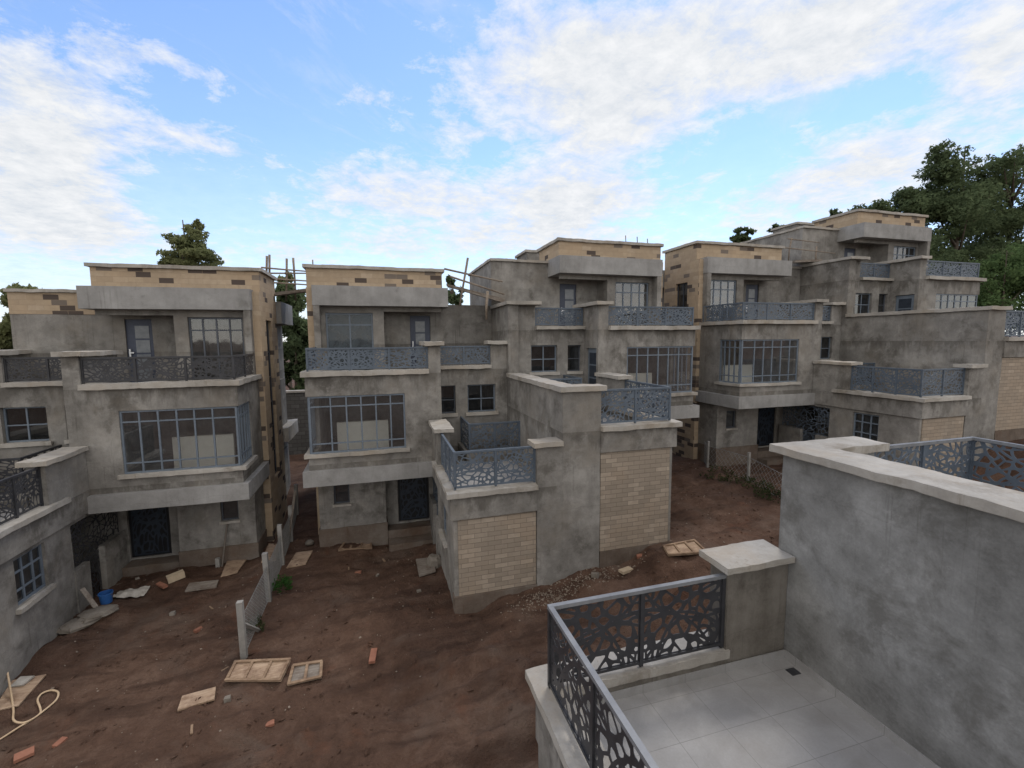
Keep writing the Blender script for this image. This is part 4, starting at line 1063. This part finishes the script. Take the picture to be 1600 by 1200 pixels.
# ------------------------------------------------------------------ sky and light
SUN_EL, SUN_AZ = R(58), R(40)       # azimuth from +Y towards +X: high, behind the facing row
w = bpy.data.worlds.new("World"); scene.world = w; w.use_nodes = True
nt = w.node_tree; nt.nodes.clear(); B = NB(nt)
sky = B.n('ShaderNodeTexSky', sky_type='NISHITA'); sky.sun_disc = False; sky.sun_elevation = SUN_EL; sky.sun_rotation = SUN_AZ
sky.air_density = 1.0; sky.dust_density = .6; sky.ozone_density = 1.6; sky.altitude = 1600
tc = B.n('ShaderNodeTexCoord').outputs['Generated']
sp = B.n('ShaderNodeSeparateXYZ'); B.l(tc, sp.inputs[0]); dx, dy, dz = sp.outputs
az = B.math('ARCTAN2', dx, dy); el = B.math('ARCSINE', dz)
zz = B.math('ADD', B.math('MAXIMUM', dz, 0.), .16)
cb = B.n('ShaderNodeCombineXYZ'); B.l(B.math('DIVIDE', dx, zz), cb.inputs[0]); B.l(B.math('DIVIDE', dy, zz), cb.inputs[1])
pv = cb.outputs[0]
n1 = B.noise(pv, 1.7, 9, .60, .5); n2 = B.noise(pv, 8.5, 8, .7, .2)
# big cloud banks as directions (azimuth, elevation, half-widths, weight)
BLOBS = []
def bank(px, py, wx, wy, k):
    d = ray(px, py).normalized(); a, e = math.atan2(d.x, d.y), math.asin(d.z)
    d2 = ray(px + wx, py).normalized(); a2 = math.atan2(d2.x, d2.y); d3 = ray(px, py - wy).normalized(); e2 = math.asin(d3.z)
    BLOBS.append((a, e, abs(a2 - a), abs(e2 - e), k))
bank(860, 100, 170, 120, .62); bank(1080, 60, 190, 90, .62); bank(1330, 40, 160, 90, .6); bank(1570, 100, 110, 140, .62); bank(950, 200, 140, 50, .45); bank(1200, 120, 120, 40, .3)
bank(40, 240, 130, 110, .68); bank(30, 110, 90, 40, .3); bank(90, 350, 130, 60, .55); bank(150, 200, 70, 40, .25)
bank(600, 290, 150, 45, .42); bank(760, 340, 170, 60, .5); bank(930, 320, 110, 60, .55); bank(420, 390, 300, 36, .3); bank(1390, 230, 110, 50, .5); bank(1250, 310, 160, 50, .45); bank(1050, 390, 500, 40, .3)
bank(280, 215, 90, 30, .35); bank(330, 110, 60, 50, .22); bank(450, 85, 30, 16, .3); bank(200, 80, 90, 24, .25); bank(560, 150, 50, 20, .3); bank(1110, 270, 60, 16, .25)
bank(430, 40, 170, 80, -.45); bank(480, 200, 120, 60, -.35); bank(1060, 270, 120, 26, -.3); bank(1290, 165, 130, 24, -.3); bank(300, 300, 90, 30, -.3)
acc = None
for (a, e, wa, we, k) in BLOBS:
    da = B.math('DIVIDE', B.math('SUBTRACT', az, a), wa); de = B.math('DIVIDE', B.math('SUBTRACT', el, e), we)
    rr = B.math('ADD', B.math('MULTIPLY', da, da), B.math('MULTIPLY', de, de))
    gss = B.math('MULTIPLY', B.math('EXPONENT', B.math('MULTIPLY', rr, -.9)), k)
    acc = gss if acc is None else B.math('ADD', acc, gss)
# unseen overcast behind the camera, added and brightened to fill the facades
fd = B.math('ADD', B.math('MULTIPLY', dx, math.sin(YAW)), B.math('MULTIPLY', dy, math.cos(YAW)))
bk_ = B.ramp(B.math('SUBTRACT', .5, B.math('MULTIPLY', fd, .5)), [(.27, g(0)), (.58, g(1))])
acc = B.math('ADD', acc, B.math('MULTIPLY', bk_, .5))
tex = B.math('ADD', B.math('MULTIPLY', n1, .5), B.math('MULTIPLY', n2, .5))
dens = B.math('ADD', B.math('MULTIPLY', B.math('SUBTRACT', tex, .53), 2.9), acc)
mask = B.ramp(dens, [(-.10, g(0)), (.12, g(.32)), (.34, g(.72)), (.62, g(.97))])
cs = B.n('ShaderNodeCombineXYZ'); B.l(B.math('ADD', B.math('MULTIPLY', B.math('DIVIDE', dx, zz), .8), B.math('MULTIPLY', B.math('DIVIDE', dy, zz), .9)), cs.inputs[0]); B.l(B.math('MULTIPLY', B.math('SUBTRACT', B.math('DIVIDE', dy, zz), B.math('DIVIDE', dx, zz)), 1.9), cs.inputs[1])
n3 = B.noise(cs.outputs[0], 1.6, 9, .68, .5)
veil = B.math('MULTIPLY', B.ramp(n3, [(.50, g(0)), (.72, g(.5))]), B.ramp(n1, [(.36, g(.2)), (.56, g(1))]))
mask = B.math('MAXIMUM', mask, veil)
mask = B.math('MAXIMUM', mask, B.ramp(el, [(-.02, g(.92)), (.10, g(.62)), (.20, g(.30)), (.36, g(.06)), (.6, g(0))]))
shade = B.ramp(n2, [(.34, c3(4.8, 5.05, 5.35)), (.5, c3(5.6, 5.72, 5.85)), (.66, c3(6.3, 6.32, 6.34))])
bluemul = B.mix(1., sky.outputs[0], c3(1.45, 1.56, 1.66), 'MULTIPLY')
shade = B.mix(bk_, shade, c3(11.2, 10.6, 9.8))  # boosted warm cloud tone out of view, added to light the facades
colr = B.mix(mask, bluemul, shade)
bg = B.n('ShaderNodeBackground'); B.l(colr, bg.inputs[0]); bg.inputs[1].default_value = .15
ow = B.n('ShaderNodeOutputWorld'); B.l(bg.outputs[0], ow.inputs[0])

sd = bpy.data.lights.new('sun', 'SUN'); sd.energy = 1.5; sd.angle = R(13); sd.color = (1, .95, .87)
so = bpy.data.objects.new('sun', sd); col.objects.link(so)
sdir = Vector((math.sin(SUN_AZ) * math.cos(SUN_EL), math.cos(SUN_AZ) * math.cos(SUN_EL), math.sin(SUN_EL)))
so.rotation_euler = sdir.to_track_quat('Z', 'Y').to_euler()

scene.view_settings.view_transform = 'Standard'; scene.view_settings.look = 'None'; scene.view_settings.exposure = 0; scene.view_settings.gamma = 1
scene.render.engine = 'CYCLES'
scene.cycles.max_bounces = 6; scene.cycles.transparent_max_bounces = 12
scene.render.resolution_x, scene.render.resolution_y = 1024, 768
